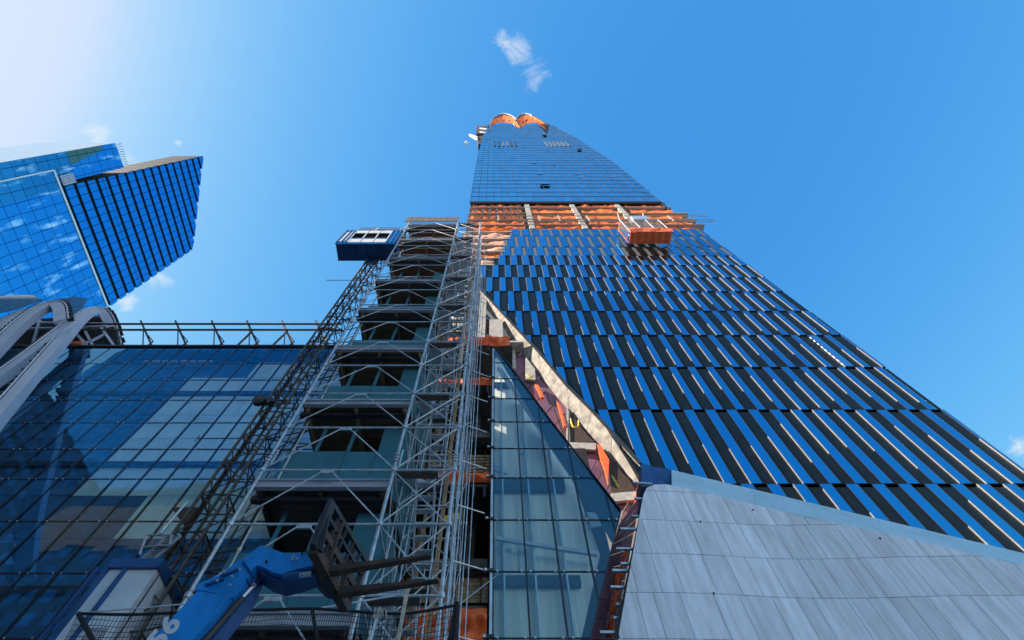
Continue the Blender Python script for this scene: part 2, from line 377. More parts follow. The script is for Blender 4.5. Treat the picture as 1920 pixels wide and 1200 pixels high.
for ri, (y0, y1, ph, wd, kind) in enumerate(ROWS):
    z0, z1 = ZY(y0, D), ZY(y1, D)
    if ri == 0: z0 = ZY(907, D) - 10.5
    lx = LEFT[y0]
    mb = MB(); gap = .32
    # back panel of the row, dark opaque panels one per gap between strips
    def cut(poly):
        if z0 < bt[0][1] and y0 > 510:
            a = (left_x(z1), z1); b = (left_x(z0), z0)
            if ri == 0: b = (bt[-1][0], z0); a = (bt[-1][0], z1)
            # keep right-hand side: going from a(top-left) to b(bottom-right) the right side is ... left of a->b mirrored
            return clip(poly, b, (a[0], a[1])) if ((b[0]-a[0])*(1) or 1) and False else rclip(poly, a, b)
        return poly
    def rclip(poly, a, b):
        return clip(poly, a, b) if side_ok(a, b) else clip(poly, b, a)
    def side_ok(a, b):
        p = (XR, (z0 + z1) / 2)
        return (b[0] - a[0]) * (p[1] - a[1]) - (b[1] - a[1]) * (p[0] - a[0]) > 0
    poly = cut(rect(lx, XR, z0, z1))
    mb.prism(poly, D + .42, D + 1.2, 'black')
    n0 = int((lx - ph) / PITCH) - 1
    strips = []
    for k in range(n0, n0 + 30):
        xs = ph + k * PITCH
        xe = xs + wd
        # dark panel after this strip
        pa, pb = max(lx, xe), min(XR, xs + PITCH)
        if pb - pa > .15:
            po = cut(rect(pa + .03, pb - .03, z0 + .05, z1 - gap))
            if len(po) > 2:
                mb.prism(po, D + (.075 if kind == 'd' else .06), D + .44, 'darkpanel' if kind == 'd' else 'greyglass')
        pa, pb = max(lx, xs), min(XR, xe)
        if pb - pa > .15: strips.append((pa, pb))
    row = mb.build('facade_row', sky_t)
    rest = MB()
    for pa, pb in strips:
        yj = D + random.uniform(-.015, .015)
        gb = MB() if (count < 100 and ri >= 0) else rest
        wtop = z1 - .03
        pg = cut(rect(pa + .05, pb - .04, z0 + .04, wtop))
        if len(pg) < 3: continue
        gb.prism(pg, yj + random.uniform(-.004, .004), yj + .3, 'blueglass', 'mullion')
        if kind == 'd':
            pf = cut(rect(pa + .01, pa + .05, z0 + .02, wtop))
            if len(pf) > 2 and ri > 5: gb.prism(pf, yj - random.uniform(.03, .06), yj + .36, 'fin')
            elif len(pf) > 2:
                gb.prism(pf, yj + .055, yj + .36, 'darkpanel')
                fa = .5 + .5 * noise.noise(Vector((pa * .13, ri * 1.7, .3))) * 1.6; fl_ = min(.9, .22 + .014 * pa + random.uniform(-.12, .12))
                za_, zb__ = z0 + (z1 - z0) * max(0, fa - fl_ / 2), z0 + (z1 - z0) * min(1, fa + fl_ / 2)
                pf = cut(rect(pa + .005, pa + .05, max(z0 + .02, za_), min(wtop, zb__)))
                if len(pf) > 2: gb.prism(pf, yj - .03, yj + .36, 'fin')  # pale length of fin imitates its sunlit part, the rest stays dark
                pf = cut(rect(pb - .03, pb - .014, max(z0 + .02, za_), min(wtop, zb__)))
                if len(pf) > 2: gb.prism(pf, yj - .02, yj + .1, 'membrane')  # thin pale strip imitates a highlight on the right edge
            pf = cut(rect(pb - .04, pb + .01, z0 + .02, wtop))
            if len(pf) > 2: gb.prism(pf, yj - .02, yj + .36, 'mullion')
        else:
            pf = cut(rect(pa, pb, (z0 + z1) / 2 + .6, (z0 + z1) / 2 + .7))
            gb.prism(pf, yj - .01, yj + .02, 'mullion')
        if gb is not rest:
            gb.build('glass_strip', row); count += 1
    if rest.v: tag(rest.build('glass_strip', row), kind='stuff')
# the one clear pane with its bright clips
zA, zB = ZY(688, D), ZY(629, D); xq = XP(1519, 631, D - .1)
mb = MB(); mb.box(xq, xq + 1.0, D - .08, D - .03, zA + .1, zB - .3, 'clearpane'); mb.build('clear_pane', sky_t)
for k in range(9):
    mb = MB(); z = zA + .3 + k * (zB - zA - .5) / 9; mb.box(xq - .10, xq - .05, D - .1, D, z, z + .45, 'white'); mb.build('pane_clip', sky_t)
# core body behind the striped floors
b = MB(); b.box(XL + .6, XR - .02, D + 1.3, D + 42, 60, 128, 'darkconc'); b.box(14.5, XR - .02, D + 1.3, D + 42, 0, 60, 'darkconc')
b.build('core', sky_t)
b = MB()
for y in (1110, 907, 768, 688, 628, 583, 546, 520, 497, 479, 462.5, 442, 429):
    z = ZY(y, D); b.box(XR - .02, XR + .12, D + .3, D + 41, z - .12, z + .1, 'mullion')
b.build('side_trim', sky_t)

# ---------------- orange wrapped floors between the two facades
wr = [429, 421.5, 411, 400, 389, 380]
wz = [ZY(y, D) for y in wr]
for i in range(5):
    c = MB(); c_m = 'orange'
    cloth(c, XL + .6, 6.5, wz[i] + .2, wz[i + 1] - .5, D + .9, .8, c_m, i * 7 + 1, fr=1.8)
    cloth(c, 8.2, 20.5, wz[i] + .2, wz[i + 1] - .5, D + .9, .75, c_m, i * 5 + 2, fr=1.8)
    cloth(c, 21.5, 33, wz[i] + .2, wz[i + 1] - .5, D + .9, .85, c_m, i * 3 + 9, fr=1.8)
    cloth(c, 34, XR - .8 + (1.0 if i < 3 else 0), wz[i] + .2, wz[i + 1] - .5, D + .9, .7, c_m, i * 4 + 3, fr=1.8)
    c.build('orange_wrap', sky_t, smooth=True)
    s_ = MB(); s_.box(XL - .1, XR - 1.0 + (3.2 if i < 3 else 1.0), D - .15, D + 20, wz[i + 1] - .24, wz[i + 1] - .04, 'concrete')
    s_.build('floor_slab', sky_t)
for yy, xa, xb in ((405, -6.9, 50.5), (411.5, -6.9, 50.3), (415, 5, 50)):
    r = MB(); z = ZY(yy, D - .6); r.tube((xa, D - .6, z), (xb, D - .6, z), .13, 'concrete'); r.build('guard_rail', sky_t)
for px in (934, 1012, 1050, 1105, 1215, 1262):
    r = MB(); a = P(px, 413, D - .6); r.box(a.x - .16, a.x + .16, D - .7, D - .5, a.z - .6, a.z + 4.2, 'concrete'); r.build('rail_post', sky_t)
for px, y in ((986, 380), (1068, 380), (1150, 380)):
    c = MB(); a = P(px, y, D + .3); c.box(a.x - .6, a.x + .6, D - .1, D + .5, wz[0], wz[5], 'concrete'); c.build('column', sky_t)
for k in range(7):
    c = MB(); x = XL + 1.7 + k * 1.75; c.box(x - .12, x + .12, D - .35, D - .1, wz[2] + .4, wz[4] + 1.6, 'darkplate')
    for t in range(4): c.box(x - .3, x + .3, D - .45, D - .2, wz[2] + 1 + t * 3, wz[2] + 1.25 + t * 3, 'aluminium')
    c.build('bracket', sky_t)
# left flank: pale wraps stepping down beside the striped rows
fl = [429, 435, 448, 460, 471.5, 484, 497]
for i in range(6):
    za, zb = ZY(fl[i + 1], D), ZY(fl[i], D)
    xr = [3.4, 2.9, 1.7, 1.7, .6, -.3][i]
    c = MB(); cloth(c, XL - .1 - .15 * i, xr, za + .2, zb - .35, D + .9, .9, 'orange' if i in (0, 4) else 'peach', i * 11 + 4)
    c.build('faded_wrap' if i not in (0, 4) else 'orange_wrap', sky_t, smooth=True)
    s_ = MB(); s_.box(XL - .6 - .2 * i, xr, D - .1, D + 20, za - .2, za + .15, 'concrete'); s_.build('floor_slab', sky_t)
# concrete wall and columns below the flank
c = MB(); c.box(XL, 1.6, D + 1.1, D + 1.6, ZY(655, D), ZY(497, D) - .3, 'paleconcrete')
c.build('concrete_wall', sky_t)
for (px, py, w, za, zb) in ((905, 585, .5, 48, 72), (893, 560, .4, 45, 78), (872, 540, .4, 35, 80), (930, 640, .9, 36, 62)):
    a = P(px, py, D + .6); c = MB(); c.box(a.x - w, a.x + w, D + .2, D + 1.0, za, zb, 'concrete'); c.build('column', sky_t)
for yy in (648,):
    z = ZY(yy, D + .4); c = MB(); xr = min(left_x(z) - .5, 3.5)
    c.box(XL - .3, max(xr, -3), D - .3, D + 1.2, z - .35, z, 'concrete'); c.build('floor_slab', sky_t)
# ---------------- sloping concrete edge beam under the stripes
low = [(884, 553), (905, 572), (960, 638), (1014, 706), (1066, 768), (1099.6, 809), (1145, 858), (1197, 912)]
up_ = [(868, 503), (905, 546), (960, 605), (1010, 658), (1064, 722.5), (1110, 768), (1147.5, 809), (1201, 868)]
for k in range(7):
    e = MB(); a_, b_, c_, d_ = P(*low[k], D + 1.15), P(*low[k + 1], D + 1.15), P(*up_[k + 1], D - .15), P(*up_[k], D - .15)
    g_ = (b_ - a_).normalized() * .03; o_ = Vector((.1, 1.1, .1))
    e.hexa([a_ + g_, b_ - g_, b_ - g_ + o_, a_ + g_ + o_, d_ + g_, c_ - g_, c_ - g_ + o_, d_ + g_ + o_], 'beamconcrete'); e.build('edge_beam', sky_t)
e = MB()
ul = q2(up_, D - .2)
for k in range(7):
    a, c = ul[k], ul[k + 1]; e.bar((a[0], D - .1, a[1] + .05), (c[0], D - .1, c[1] + .05), .35, .12, 'darkplate', up=(0, 1, 0))
e.build('edge_flashing', sky_t)
# ---------------- upper glass tower
prof = [(378, 882.0, 1237.5), (345, 887, 1199), (304, 894, 1149.4), (286.7, 897.5, 1123), (258.4, 904, 1080), (245, 909.5, 1053), (233, 915, 1030)]
YT = D - .35
pr = sorted((ZY(y, YT), XP(a, y, YT), XP(b_, y, YT)) for y, a, b_ in prof)
def edge(z):
    for (za, la, ra), (zb, lb, rb) in zip(pr, pr[1:]):
        if z <= zb: t = max(0, (z - za) / (zb - za)); return la + (lb - la) * t, ra + (rb - ra) * t
    return pr[-1][1], pr[-1][2]
zb0, zt0 = pr[0][0], pr[-1][0]
NR, NC = 40, 24
def lobe(u, t):     # forward bulge of the two lobes near the top
    s_ = abs(math.sin(math.pi * 2 * u)) ** .7 if 0 < u < 1 else 0
    return s_
def tp(u, z):
    l_, r_ = edge(z); t = (z - zb0) / (zt0 - zb0)
    k = max(0, (t - .62) / .38)
    return Vector((l_ + (r_ - l_) * u, YT - 1.2 * k * k * lobe(u * .97 + .015, t), z))
def topz(u): return zt0 - 14 + 14 * min(1, abs(math.sin(math.pi * (u / .56 if u < .56 else (u - .56) / .44))) ** .6 * 1.0) if True else zt0
gl = MB()
for r in range(NR):
    for c in range(NC):
        u0, u1 = c / NC, (c + 1) / NC
        za, zb = zb0 + (zt0 - zb0) * r / NR, zb0 + (zt0 - zb0) * (r + 1) / NR
        pts = []
        for u, z in ((u0, za), (u1, za), (u1, zb), (u0, zb)):
            z = min(z, max(topz(u), za + .01 if z == za else 0)) if r > NR - 4 else z
            pts.append(tp(u, z))
        j = random.uniform(-.02, .02); j2 = random.uniform(-.02, .02)
        pts[0].y += j; pts[1].y += j2; pts[2].y -= j; pts[3].y -= j2
        gl.face(pts, 'towerglass')
gl.build('glass_facade', sky_t)
ml = MB()
for c in range(NC + 1):
    u = c / NC; q = [tp(u, zb0 + (topz(u) - zb0) * k / 16) + Vector((0, -.06, 0)) for k in range(17)]
    for a, b_ in zip(q, q[1:]): ml.bar(a, b_, .12, .10, 'mullion', up=(0, 1, 0))
for r in range(NR - 2):
    z = zb0 + (zt0 - zb0) * r / NR
    q = [tp(k / 12, z) + Vector((0, -.05, 0)) for k in range(13)]
    for a, b_ in zip(q, q[1:]): ml.bar(a, b_, .10, .06, 'mullion', up=(0, 1, 0))
ml.build('mullion_grid', sky_t)
sd = MB()
for (za, la, ra), (zb, lb, rb) in zip(pr, pr[1:]):
    sd.face([(ra, YT, za), (ra - 1, YT + 42, za), (rb - 1, YT + 42, zb), (rb, YT, zb)], 'towerglass')
    sd.face([(la, YT, za), (la, YT, zb), (lb + 1, YT + 42, zb), (la + 1, YT + 42, za)], 'towerglass')
sd.face([(pr[0][1], YT, zb0), (pr[0][1], YT + 42, zb0), (pr[0][2], YT + 42, zb0), (pr[0][2], YT, zb0)], 'darkconc')
sd.face([(pr[-1][1], YT + .2, zt0 - 12), (pr[-1][2], YT + .2, zt0 - 12), (pr[-1][2], YT + 42, zt0 - 12), (pr[-1][1], YT + 42, zt0 - 12)], 'darkconc')
sd.build('side_glass', sky_t)
e = MB(); e.box(pr[0][1] - .1, pr[0][2] + .1, YT - .15, YT + .3, zb0 - 1.6, zb0 - .05, 'mullion')
e.box(pr[0][2] - .25, pr[0][2] + .05, YT - .1, YT + 12, zb0 - 5.5, zb0 - 1.6, 'mullion'); e.build('base_trim', sky_t)
# louvres and opened panes
for i in range(6):
    for (xa, w, y) in ((926.5 + i * 8.0, 3.6, 269.5), (1027 + i * 8.0, 3.0, 269.5)):
        dark = (xa < 1000 and i in (0, 1, 4, 5))
        a = P(xa, y + 4.3, YT - .25); b_ = P(xa + (a.x > 0) * 0, y - 4.3, YT - .25)
        z0_, z1_ = b_.z, a.z; zlo, zhi = min(z0_, z1_), max(z0_, z1_)
        mb = MB(); x0 = a.x; ww = w * 1.0 * (YT) / (125 * ST)
        mb.box(x0, x0 + ww * .9, YT - .3, YT - .12, zlo, zhi, 'black' if dark else 'greyglass'); mb.build('louvre', sky_t)
for px, py in ((1021, 253.5), (1087, 279), (1022, 345)):
    a = P(px, py, YT - .6); mb = MB(); w = 1.1 if py < 300 else 1.4
    mb.hexa([(a.x - w, YT - .75, a.z - .5), (a.x + w, YT - .75, a.z - .5), (a.x + w, YT - .1, a.z + .8), (a.x - w, YT - .1, a.z + .8),
             (a.x - w, YT - .72, a.z - .4), (a.x + w, YT - .72, a.z - .4), (a.x + w, YT - .1, a.z + 1.0), (a.x - w, YT - .1, a.z + 1.0)], 'black'); mb.build('open_window', sky_t)
for px, py in ((1002, 305), (1037, 309), (1012, 325.5), (1082, 325.5), (1088, 332), (1147, 331.5), (915, 260), (991, 250), (1029, 284), (966, 252), (936, 277)):
    a = P(px, py, YT - .15); mb = MB(); mb.box(a.x - 1.0, a.x + 1.0, YT - .2, YT - .1, a.z - .7, a.z + .7, 'palepane'); mb.build('pale_pane', sky_t)
# ---------------- crown: two bulging wrapped lobes
def crown(bot, mid, top, name, keep=99):
    mb = MB(); n = len(bot)
    rows_ = []
    for k in range(9):
        t = k / 8
        row_ = []
        for i in range(n):
            a = P(*bot[i], 29.6); b_ = P(*top[i], 26.6)
            p = a.lerp(b_, t); s_ = math.sin(math.pi * i / (n - 1))
            p.y -= .35 * noise.noise(Vector((p.x * .45, p.z * .09, 2))) * 2 + .5 * math.sin(t * 3 * math.pi) ** 2
            row_.append(p)
        rows_.append(row_)
    i0 = len(mb.v); k_ = mb.mi('orange'); kd = mb.mi('rust')
    for r_ in rows_: mb.v += [tuple(p) for p in r_]
    for a in range(8):
        for b_ in range(n - 1):
            q = i0 + a * n + b_; mb.f.append((q, q + 1, q + n + 1, q + n)); mb.m.append(kd if a >= 6 or (b_ in (0, n - 2)) or (a in (2, 4) and (b_ * 7 + a) % 5 < 2) else k_)
    mb.build(name, sky_t, smooth=True)
    rim = MB(); pts = [P(x, y, 26.4) for x, y in top]
    for a, b_ in list(zip(pts, pts[1:]))[:keep]:
        rim.hexa([a, b_, b_ + Vector((0, 3, 0)), a + Vector((0, 3, 0)), a + Vector((0, -.3, 4)), b_ + Vector((0, -.3, 4)), b_ + Vector((0, 3, 4)), a + Vector((0, 3, 4))], 'aluminium')
    rim.build('crown_rim', sky_t)
def arc(pts, n=14):
    out = []
    L = len(pts) - 1
    for i in range(n + 1):
        t = i / n * L; k = min(L - 1, int(t)); s_ = t - k
        p0, p1, p2, p3 = pts[max(0, k - 1)], pts[k], pts[k + 1], pts[min(L, k + 2)]
        o = []
        for d in (0, 1):
            o.append(.5 * (2 * p1[d] + (p2[d] - p0[d]) * s_ + (2 * p0[d] - 5 * p1[d] + 4 * p2[d] - p3[d]) * s_ ** 2 + (-p0[d] + 3 * p1[d] - 3 * p2[d] + p3[d]) * s_ ** 3))
        out.append(tuple(o))
    return out
crown(arc([(915, 237), (928, 233), (945, 232.5), (962, 234.5), (977, 241)]), None, arc([(917, 233), (925, 222), (940, 213.5), (955, 215), (969, 224)]), 'orange_wrap')
crown(arc([(976, 241), (988, 235), (1003, 232.5), (1018, 233), (1030, 235)]), None, arc([(966, 224), (976, 214.5), (987, 213), (1000, 218), (1027, 234)]), 'orange_wrap', 10)
cc = MB(); cc.hexa([P(922, 236, 30), P(1026, 236, 30), P(1026, 236, 30) + Vector((0, 30, 0)), P(922, 236, 30) + Vector((0, 30, 0)),
                    P(940, 219, 28), P(1004, 219, 28), P(1004, 219, 28) + Vector((0, 25, 0)), P(940, 219, 28) + Vector((0, 25, 0))], 'rust'); cc.build('crown_core', sky_t)

# ---------------- platforms and small derrick at the tower's top left
t = thing('loading_platform', 'small brown platform box sticking out left of the tower top, above the white jib', 'platform', tuple(P(905, 245, 30)))
for nm, q in (('deck', [(893, 236, 30), (912, 236, 30), (909, 250, 30), (893, 250, 30)]),):
    mb = MB(); pl = q2([(893, 250.5), (908, 250.5), (913, 236), (893.5, 236)], 30); mb.prism(pl, 29.9, 33, 'rust'); mb.build(nm, t)
mb = MB(); mb.bar(P(900, 240.5, 29.7), P(913, 242.5, 29.7), .8, .8, 'white'); mb.bar(P(900, 247.5, 29.7), P(911, 249, 29.7), .8, .8, 'white'); islands(mb, 'support_arm', t)
t = thing('derrick_crane', 'tiny white lattice derrick jib reaching left from a brown box at the tower top', 'crane', tuple(P(900, 265, 30)))
mb = MB(); mb.prism(q2([(896.5, 270.5), (903, 269), (907, 254), (894.5, 257)], 30), 29.9, 33, 'rust'); mb.build('housing', t)
mb = MB(); a, c = P(895, 262.5, 29.6), P(881, 254, 29.6); a2, c2 = P(895, 257, 29.6), P(881, 251.8, 29.6)
for u, v in ((a, c), (a2, c2)): mb.bar(u, v, .5, .9, 'white')
for k in range(7): mb.bar(a.lerp(c, k / 7), a2.lerp(c2, (k + .5) / 7), .4, .6, 'white')
mb.build('jib', t)
mb = MB(); mb.tube(P(878.5, 256, 29.6), P(874.5, 267, 29.6), .12, 'cable'); mb.tube(P(874.9, 266.5, 29.6), P(874, 269, 29.6), .8, 'white'); mb.build('hook_block', t)

# ---------------- suspended orange netted work platform on the facade
D1, D2 = 27.2, 29.75
a = P(1182, 435, D1); b_ = P(1260, 435, D1); c = P(1160, 412, D1)
x0, x1, zl, zh = a.x, b_.x, a.z, c.z
wp = thing('work_platform', 'orange netted work cage hanging on the striped facade just under the wrapped floors', 'work platform', ((x0 + x1) / 2, 28.5, zl))
mb = MB(); cloth(mb, x0 - .2, x1 + .2, zl - .3, zl + 2.2, D1 - .1, .35, 'redorange', 3, nx=30, fr=2)
mb.build('front_net', wp, smooth=True)
mb = MB(); n = 12
for k in range(n):
    xa, xb = x0 + (x1 - x0) * k / n, x0 + (x1 - x0) * (k + 1) / n
    mb.hexa([(xa, D1, zl - .15 - .12 * (k % 2)), (xb, D1, zl - .15), (xb, D2 - .2, zl - .1), (xa, D2 - .2, zl - .2 * (k % 2)), (xa, D1, zl + .05), (xb, D1, zl + .05), (xb, D2 - .2, zl + .05), (xa, D2 - .2, zl + .05)], 'redorange')
mb.build('floor', wp)
mb = MB(); mb.box(x0, x1, D1 + .5, D1 + .6, zl + 2.2, zh - .6, 'plank'); mb.build('mesh_screen', wp)
mb = MB()
for k in range(4):
    x = x0 + (x1 - x0) * k / 3; mb.box(x - .05, x + .05, D1 - .05, D1 + .06, zl, zh, 'white'); mb.box(x - .06, x + .06, D1, D2, zh - .1, zh, 'white')
for z in (zl + 3.6, zl + 5, zl + 6.4, zh): mb.box(x0, x1, D1, D1 + .06, z, z + .06, 'white')
mb.build('frame', wp)
mb = MB()
for k in range(9):
    z = zl + 1 + k * .9; mb.bar((x0, D1, z), (x0, D2, z + 1.0), .06, .06, 'white')
mb.build('side_ladder', wp)
mb = MB(); cloth(mb, x0 - .4, x0 - .1, zl, zh, D2 - .4, .3, 'redtarp', 8); mb.build('side_net', wp)
mb = MB(); q = P(1200, 411, 28); mb.box(q.x - 1.8, q.x + 1.8, 27.6, 28.4, q.z - 1.3, q.z + 1.3, 'aluminium'); mb.build('winch_box', wp)
mb = MB()
for px in (1158, 1205): mb.tube(P(px, 400, 29), P(px + 4, 414, 28), .08, 'white')
islands(mb, 'hanger', wp)

# ================================================================== PODIUM BUILDING (glass wall, open floors, glass prow)
G = 17.0
pod = thing('podium_building', 'low blue glass podium building with an open unfinished bay and a pointed glass prow', 'building', (-10, 17, 0))
GY = [1345, 1197, 1074.6, 977.3, 898, 842, 792.5, 750, 712.3, 681.7, 651]
gz = [ZY(y, G) for y in GY]; gz[0] = gz[1] - 2.35
while gz[0] > .4: gz.insert(0, gz[0] - 2.35)
MP = .0673 * G / ST; MX0 = XP(313.3, 750, G)
xs = []
k = -22
while MX0 + k * MP < -8.6: xs.append(MX0 + k * MP); k += 1
xs.append(-8.5)
xs = [x for x in xs if x > -31] 
rd = [random.Random(3)]
for r in range(len(gz) - 1):
    mb = MB()
    for a, c in zip(xs, xs[1:]):
        j = random.uniform(-.004, .004); j2 = random.uniform(-.004, .004)
        mb.face([(a + .015, G + j, gz[r] + .02), (c - .015, G - j, gz[r] + .02), (c - .015, G + j2, gz[r + 1] - .02), (a + .015, G - j2, gz[r + 1] - .02)], 'pglass')
    gp = mb.build('glass_band', pod)
    mb = MB(); mb.box(xs[0], -8.5, G - .012, G + .05, gz[r] - .02, gz[r] + .02, 'mullion'); mb.build('transom', gp)
mb = MB()
for x in xs: mb.box(x - .022, x + .022, G - .02, G + .10, gz[0], gz[-1], 'mullion')
mb.build('mullions', pod)
mb = MB()
for x in xs:
    for z in gz[1:-1]:
        for s_ in (-.16, .16): mb.tube((x + s_, G - .035, z - .0), (x + s_, G + .01, z - .0), .035, 'aluminium', 6)
tag(mb.build('glass_fitting', pod), kind='stuff')
mb = MB(); mb.box(-45, -8.5, G - .12, G + .6, gz[-1], gz[-1] + .16, 'darkplate'); mb.build('roof_edge', pod)
# inner walls behind the glass
mb = MB()
bl = q2([(590, 655), (430, 655), (395, 700), (150, 1000), (-300, 1600), (600, 1600)], G + .9)
for a, c in zip(xs, xs[1:]):
    for r in range(len(gz) - 1):
        cx, cz = (a + c) / 2, (gz[r] + gz[r + 1]) / 2
        # boundary of the pale lining, stepping across the wall
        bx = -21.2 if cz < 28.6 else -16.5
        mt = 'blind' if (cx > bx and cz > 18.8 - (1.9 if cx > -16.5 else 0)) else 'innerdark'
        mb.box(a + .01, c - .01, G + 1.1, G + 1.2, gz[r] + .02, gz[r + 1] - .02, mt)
mb.build('inner_lining', pod)
mb = MB()
for z in (gz[-3], gz[-6], gz[-9] if len(gz) > 9 else 8): mb.box(-45, -8.5, G + .9, G + 1.1, z - .2, z + .1, 'darkplate')
mb.box(-45, -8.6, G + 1.3, G + 14, 0, gz[-1] - .1, 'interior'); mb.box(-45, -8.6, G + .12, G + 1.3, gz[-1] - .25, gz[-1] - .02, 'innerdark')
mb.build('floor_edge', pod)
mb = MB()
for px in (285, 318, 352, 385):
    a = P(px, 679, G + .6); mb.box(a.x - .5, a.x + .5, G + .5, G + .9, a.z, a.z + .08, 'white')
mb.build('ceiling_light', pod)
# ---------------- open bay: slabs, dark interior, tarps
zs = [5.0, ZY(1142, G + .6), ZY(1060, G + .8) , ZY(905, G + .6), ZY(815, G + .6), ZY(722, G + .6), ZY(648, G + .6)]
for i, z in enumerate(zs):
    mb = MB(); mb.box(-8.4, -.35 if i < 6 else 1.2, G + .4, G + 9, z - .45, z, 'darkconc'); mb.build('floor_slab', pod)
    if i in (1, 3, 5, 6):
        br = MB()
        for k in range(9):
            x = -4.6 + k * .5; br.box(x, x + .12, G + .25, G + .6, z - 1.2, z - .45, 'darkplate')
        islands(br, 'bracket', pod)
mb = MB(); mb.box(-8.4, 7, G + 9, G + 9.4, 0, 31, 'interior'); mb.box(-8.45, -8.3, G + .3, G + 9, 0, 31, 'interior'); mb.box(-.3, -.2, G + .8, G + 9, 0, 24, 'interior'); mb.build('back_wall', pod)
for (ya, yb, xa, xb, mt, am) in ((1142, 1215, -3.2, -.32, 'redorange', .45), (905, 886, -4.0, -.25, 'redorange', .35), (722, 711, -5.0, -.25, 'redorange', .3), (648, 632, -4.3, 1.0, 'redorange', .35)):
    za, zb = sorted((ZY(ya, G + .3), ZY(yb, G + .3)))
    mb = MB(); cloth(mb, xa, xb, za, zb, G + .35, am, mt, ya, nx=60, nz_=14, fr=3.2); mb.build('orange_tarp', pod, smooth=True)
mb = MB()
for (ya, yb) in ((1090, 1130), (857, 885)):
    za, zb = sorted((ZY(ya, G + .9), ZY(yb, G + .9)))
    for k in range(6):
        z = za + (zb - za) * k / 5; mb.box(-5, -.3, G + .9, G + .95, z, z + .16, 'timber')
    for k in range(5): mb.box(-4.6 + k, -4.55 + k, G + .8, G + .88, za, zb + .3, 'rust')
islands(mb, 'formwork', pod)
for x in (-6.2, -3.6, -1.2):
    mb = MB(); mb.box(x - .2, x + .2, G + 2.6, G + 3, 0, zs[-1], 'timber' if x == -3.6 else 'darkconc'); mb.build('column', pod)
# ---------------- glass prow
prow = [(925, 1197), (925, 652), (932, 652), (951, 676), (1031.7, 788), (1073.7, 848), (1111.6, 893.7), (1164, 958), (1107, 1197), (1083, 1300), (925, 1300)]
pc = q2([(925, 1330), (1075, 1330), (1107, 1197), (1164, 958), (1031.7, 788), (932, 655), (925, 648)], G)
# centre fan clip: the outline is convex (ccw in x,z)
area = sum(pc[i][0] * pc[(i + 1) % len(pc)][1] - pc[(i + 1) % len(pc)][0] * pc[i][1] for i in range(len(pc)))
if area < 0: pc.reverse()
px0 = XP(925, 975, G)
zz = [ZY(y, G) for y in (1330, 1197, 1072, 975, 896, 841, 791, 747.5, 710, 680, 648)]
for r in range(len(zz) - 1):
    mb = MB()
    for k in range(5):
        po = cclip(rect(px0 + k * MP + .02, px0 + (k + 1) * MP - .02, zz[r] + .02, zz[r + 1] - .02), pc)
        if len(po) > 2: mb.prism(po, G - .01 + random.uniform(-.004, .004), G + .02, 'prowglass')
    if mb.v:
        gp = mb.build('prow_glass', pod)
        po = cclip(rect(px0, 6, zz[r] - .018, zz[r] + .018), pc)
        if len(po) > 2: tm = MB(); tm.prism(po, G - .03, G + .04, 'mullion'); tm.build('transom', gp)
mb = MB()
for k in range(5):
    po = cclip(rect(px0 + k * MP - .03, px0 + k * MP + .03, 5, 40), [(p[0] * 1.0, p[1]) for p in pc])
    if len(po) > 2: mb.prism(po, G - .04, G + .16, 'mullion')
for a, c in zip(pc, pc[1:] + pc[:1]):
    if max(a[0], c[0]) > .2: mb.bar((a[0], G - .02, a[1]), (c[0], G - .02, c[1]), .05, .12, 'mullion', up=(0, 1, 0))
mb.box(px0 - .12, px0 - .02, G - .06, G + .3, 3, ZY(655, G), 'aluminium')
mb.build('prow_frame', pod)
mb = MB()
for z in zz[1:9]:
    for k in range(5):
        for s_ in (-.17, .17):
            x = px0 + k * MP + s_
            if x > px0 and cclip(rect(x - .03, x + .03, z - .03, z + .03), pc): mb.tube((x, G - .07, z), (x, G, z), .04, 'aluminium', 8)
    mb.bar((px0 - .3, G - .1, z), (px0 + .05, G - .1, z), .08, .12, 'darkplate'); mb.tube((px0 - .28, G - .16, z), (px0 - .28, G - .04, z), .06, 'aluminium', 8)
islands(mb, 'spider_fitting', pod)
# black fritted border along the slanted edge, pale inner wall and columns behind
fr = [(951, 676), (1031.7, 788), (1073.7, 848), (1111.6, 893.7), (1164, 958), (1150, 1012)]; fi = [(938, 676), (1003, 788), (1040, 850), (1080, 905), (1108, 945), (1147, 1018)]
mb = MB()
for k in range(len(fr) - 1): mb.prism(q2([fi[k], fi[k + 1], fr[k + 1], fr[k]][::1], G + .06), G + .05, G + .08, 'frit')
mb.build('frit_border', pod)
mb = MB()
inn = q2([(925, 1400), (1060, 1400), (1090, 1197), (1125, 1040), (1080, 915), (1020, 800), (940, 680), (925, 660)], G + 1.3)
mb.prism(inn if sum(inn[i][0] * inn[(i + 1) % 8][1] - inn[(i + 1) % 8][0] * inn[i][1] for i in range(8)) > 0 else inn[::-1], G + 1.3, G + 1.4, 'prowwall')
for yy in (905, 915, 722, 1090): z = ZY(yy, G + 1.1); mb.box(-.1, 3.4 if yy > 800 else 1, G + 1.0, G + 1.25, z - .2, z + .2, 'darkplate')
mb.build('inner_wall', pod)
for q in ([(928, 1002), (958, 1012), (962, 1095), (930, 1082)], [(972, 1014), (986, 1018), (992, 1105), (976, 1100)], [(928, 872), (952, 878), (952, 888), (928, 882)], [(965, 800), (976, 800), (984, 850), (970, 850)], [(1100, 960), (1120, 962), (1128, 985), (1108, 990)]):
    mb = MB(); mb.prism(q2(q, G + 1.2), G + 1.2, G + 1.26, 'white'); mb.build('sunpatch_or_board', pod)  # white sheets stand in for sun patches on the inner wall
mb = MB()
for k in range(3):
    x = .3 + k * 1.25; mb.box(x, x + .07, G + .8, G + 1.2, 2, ZY(700 + k * 50, G + 1), 'aluminium')
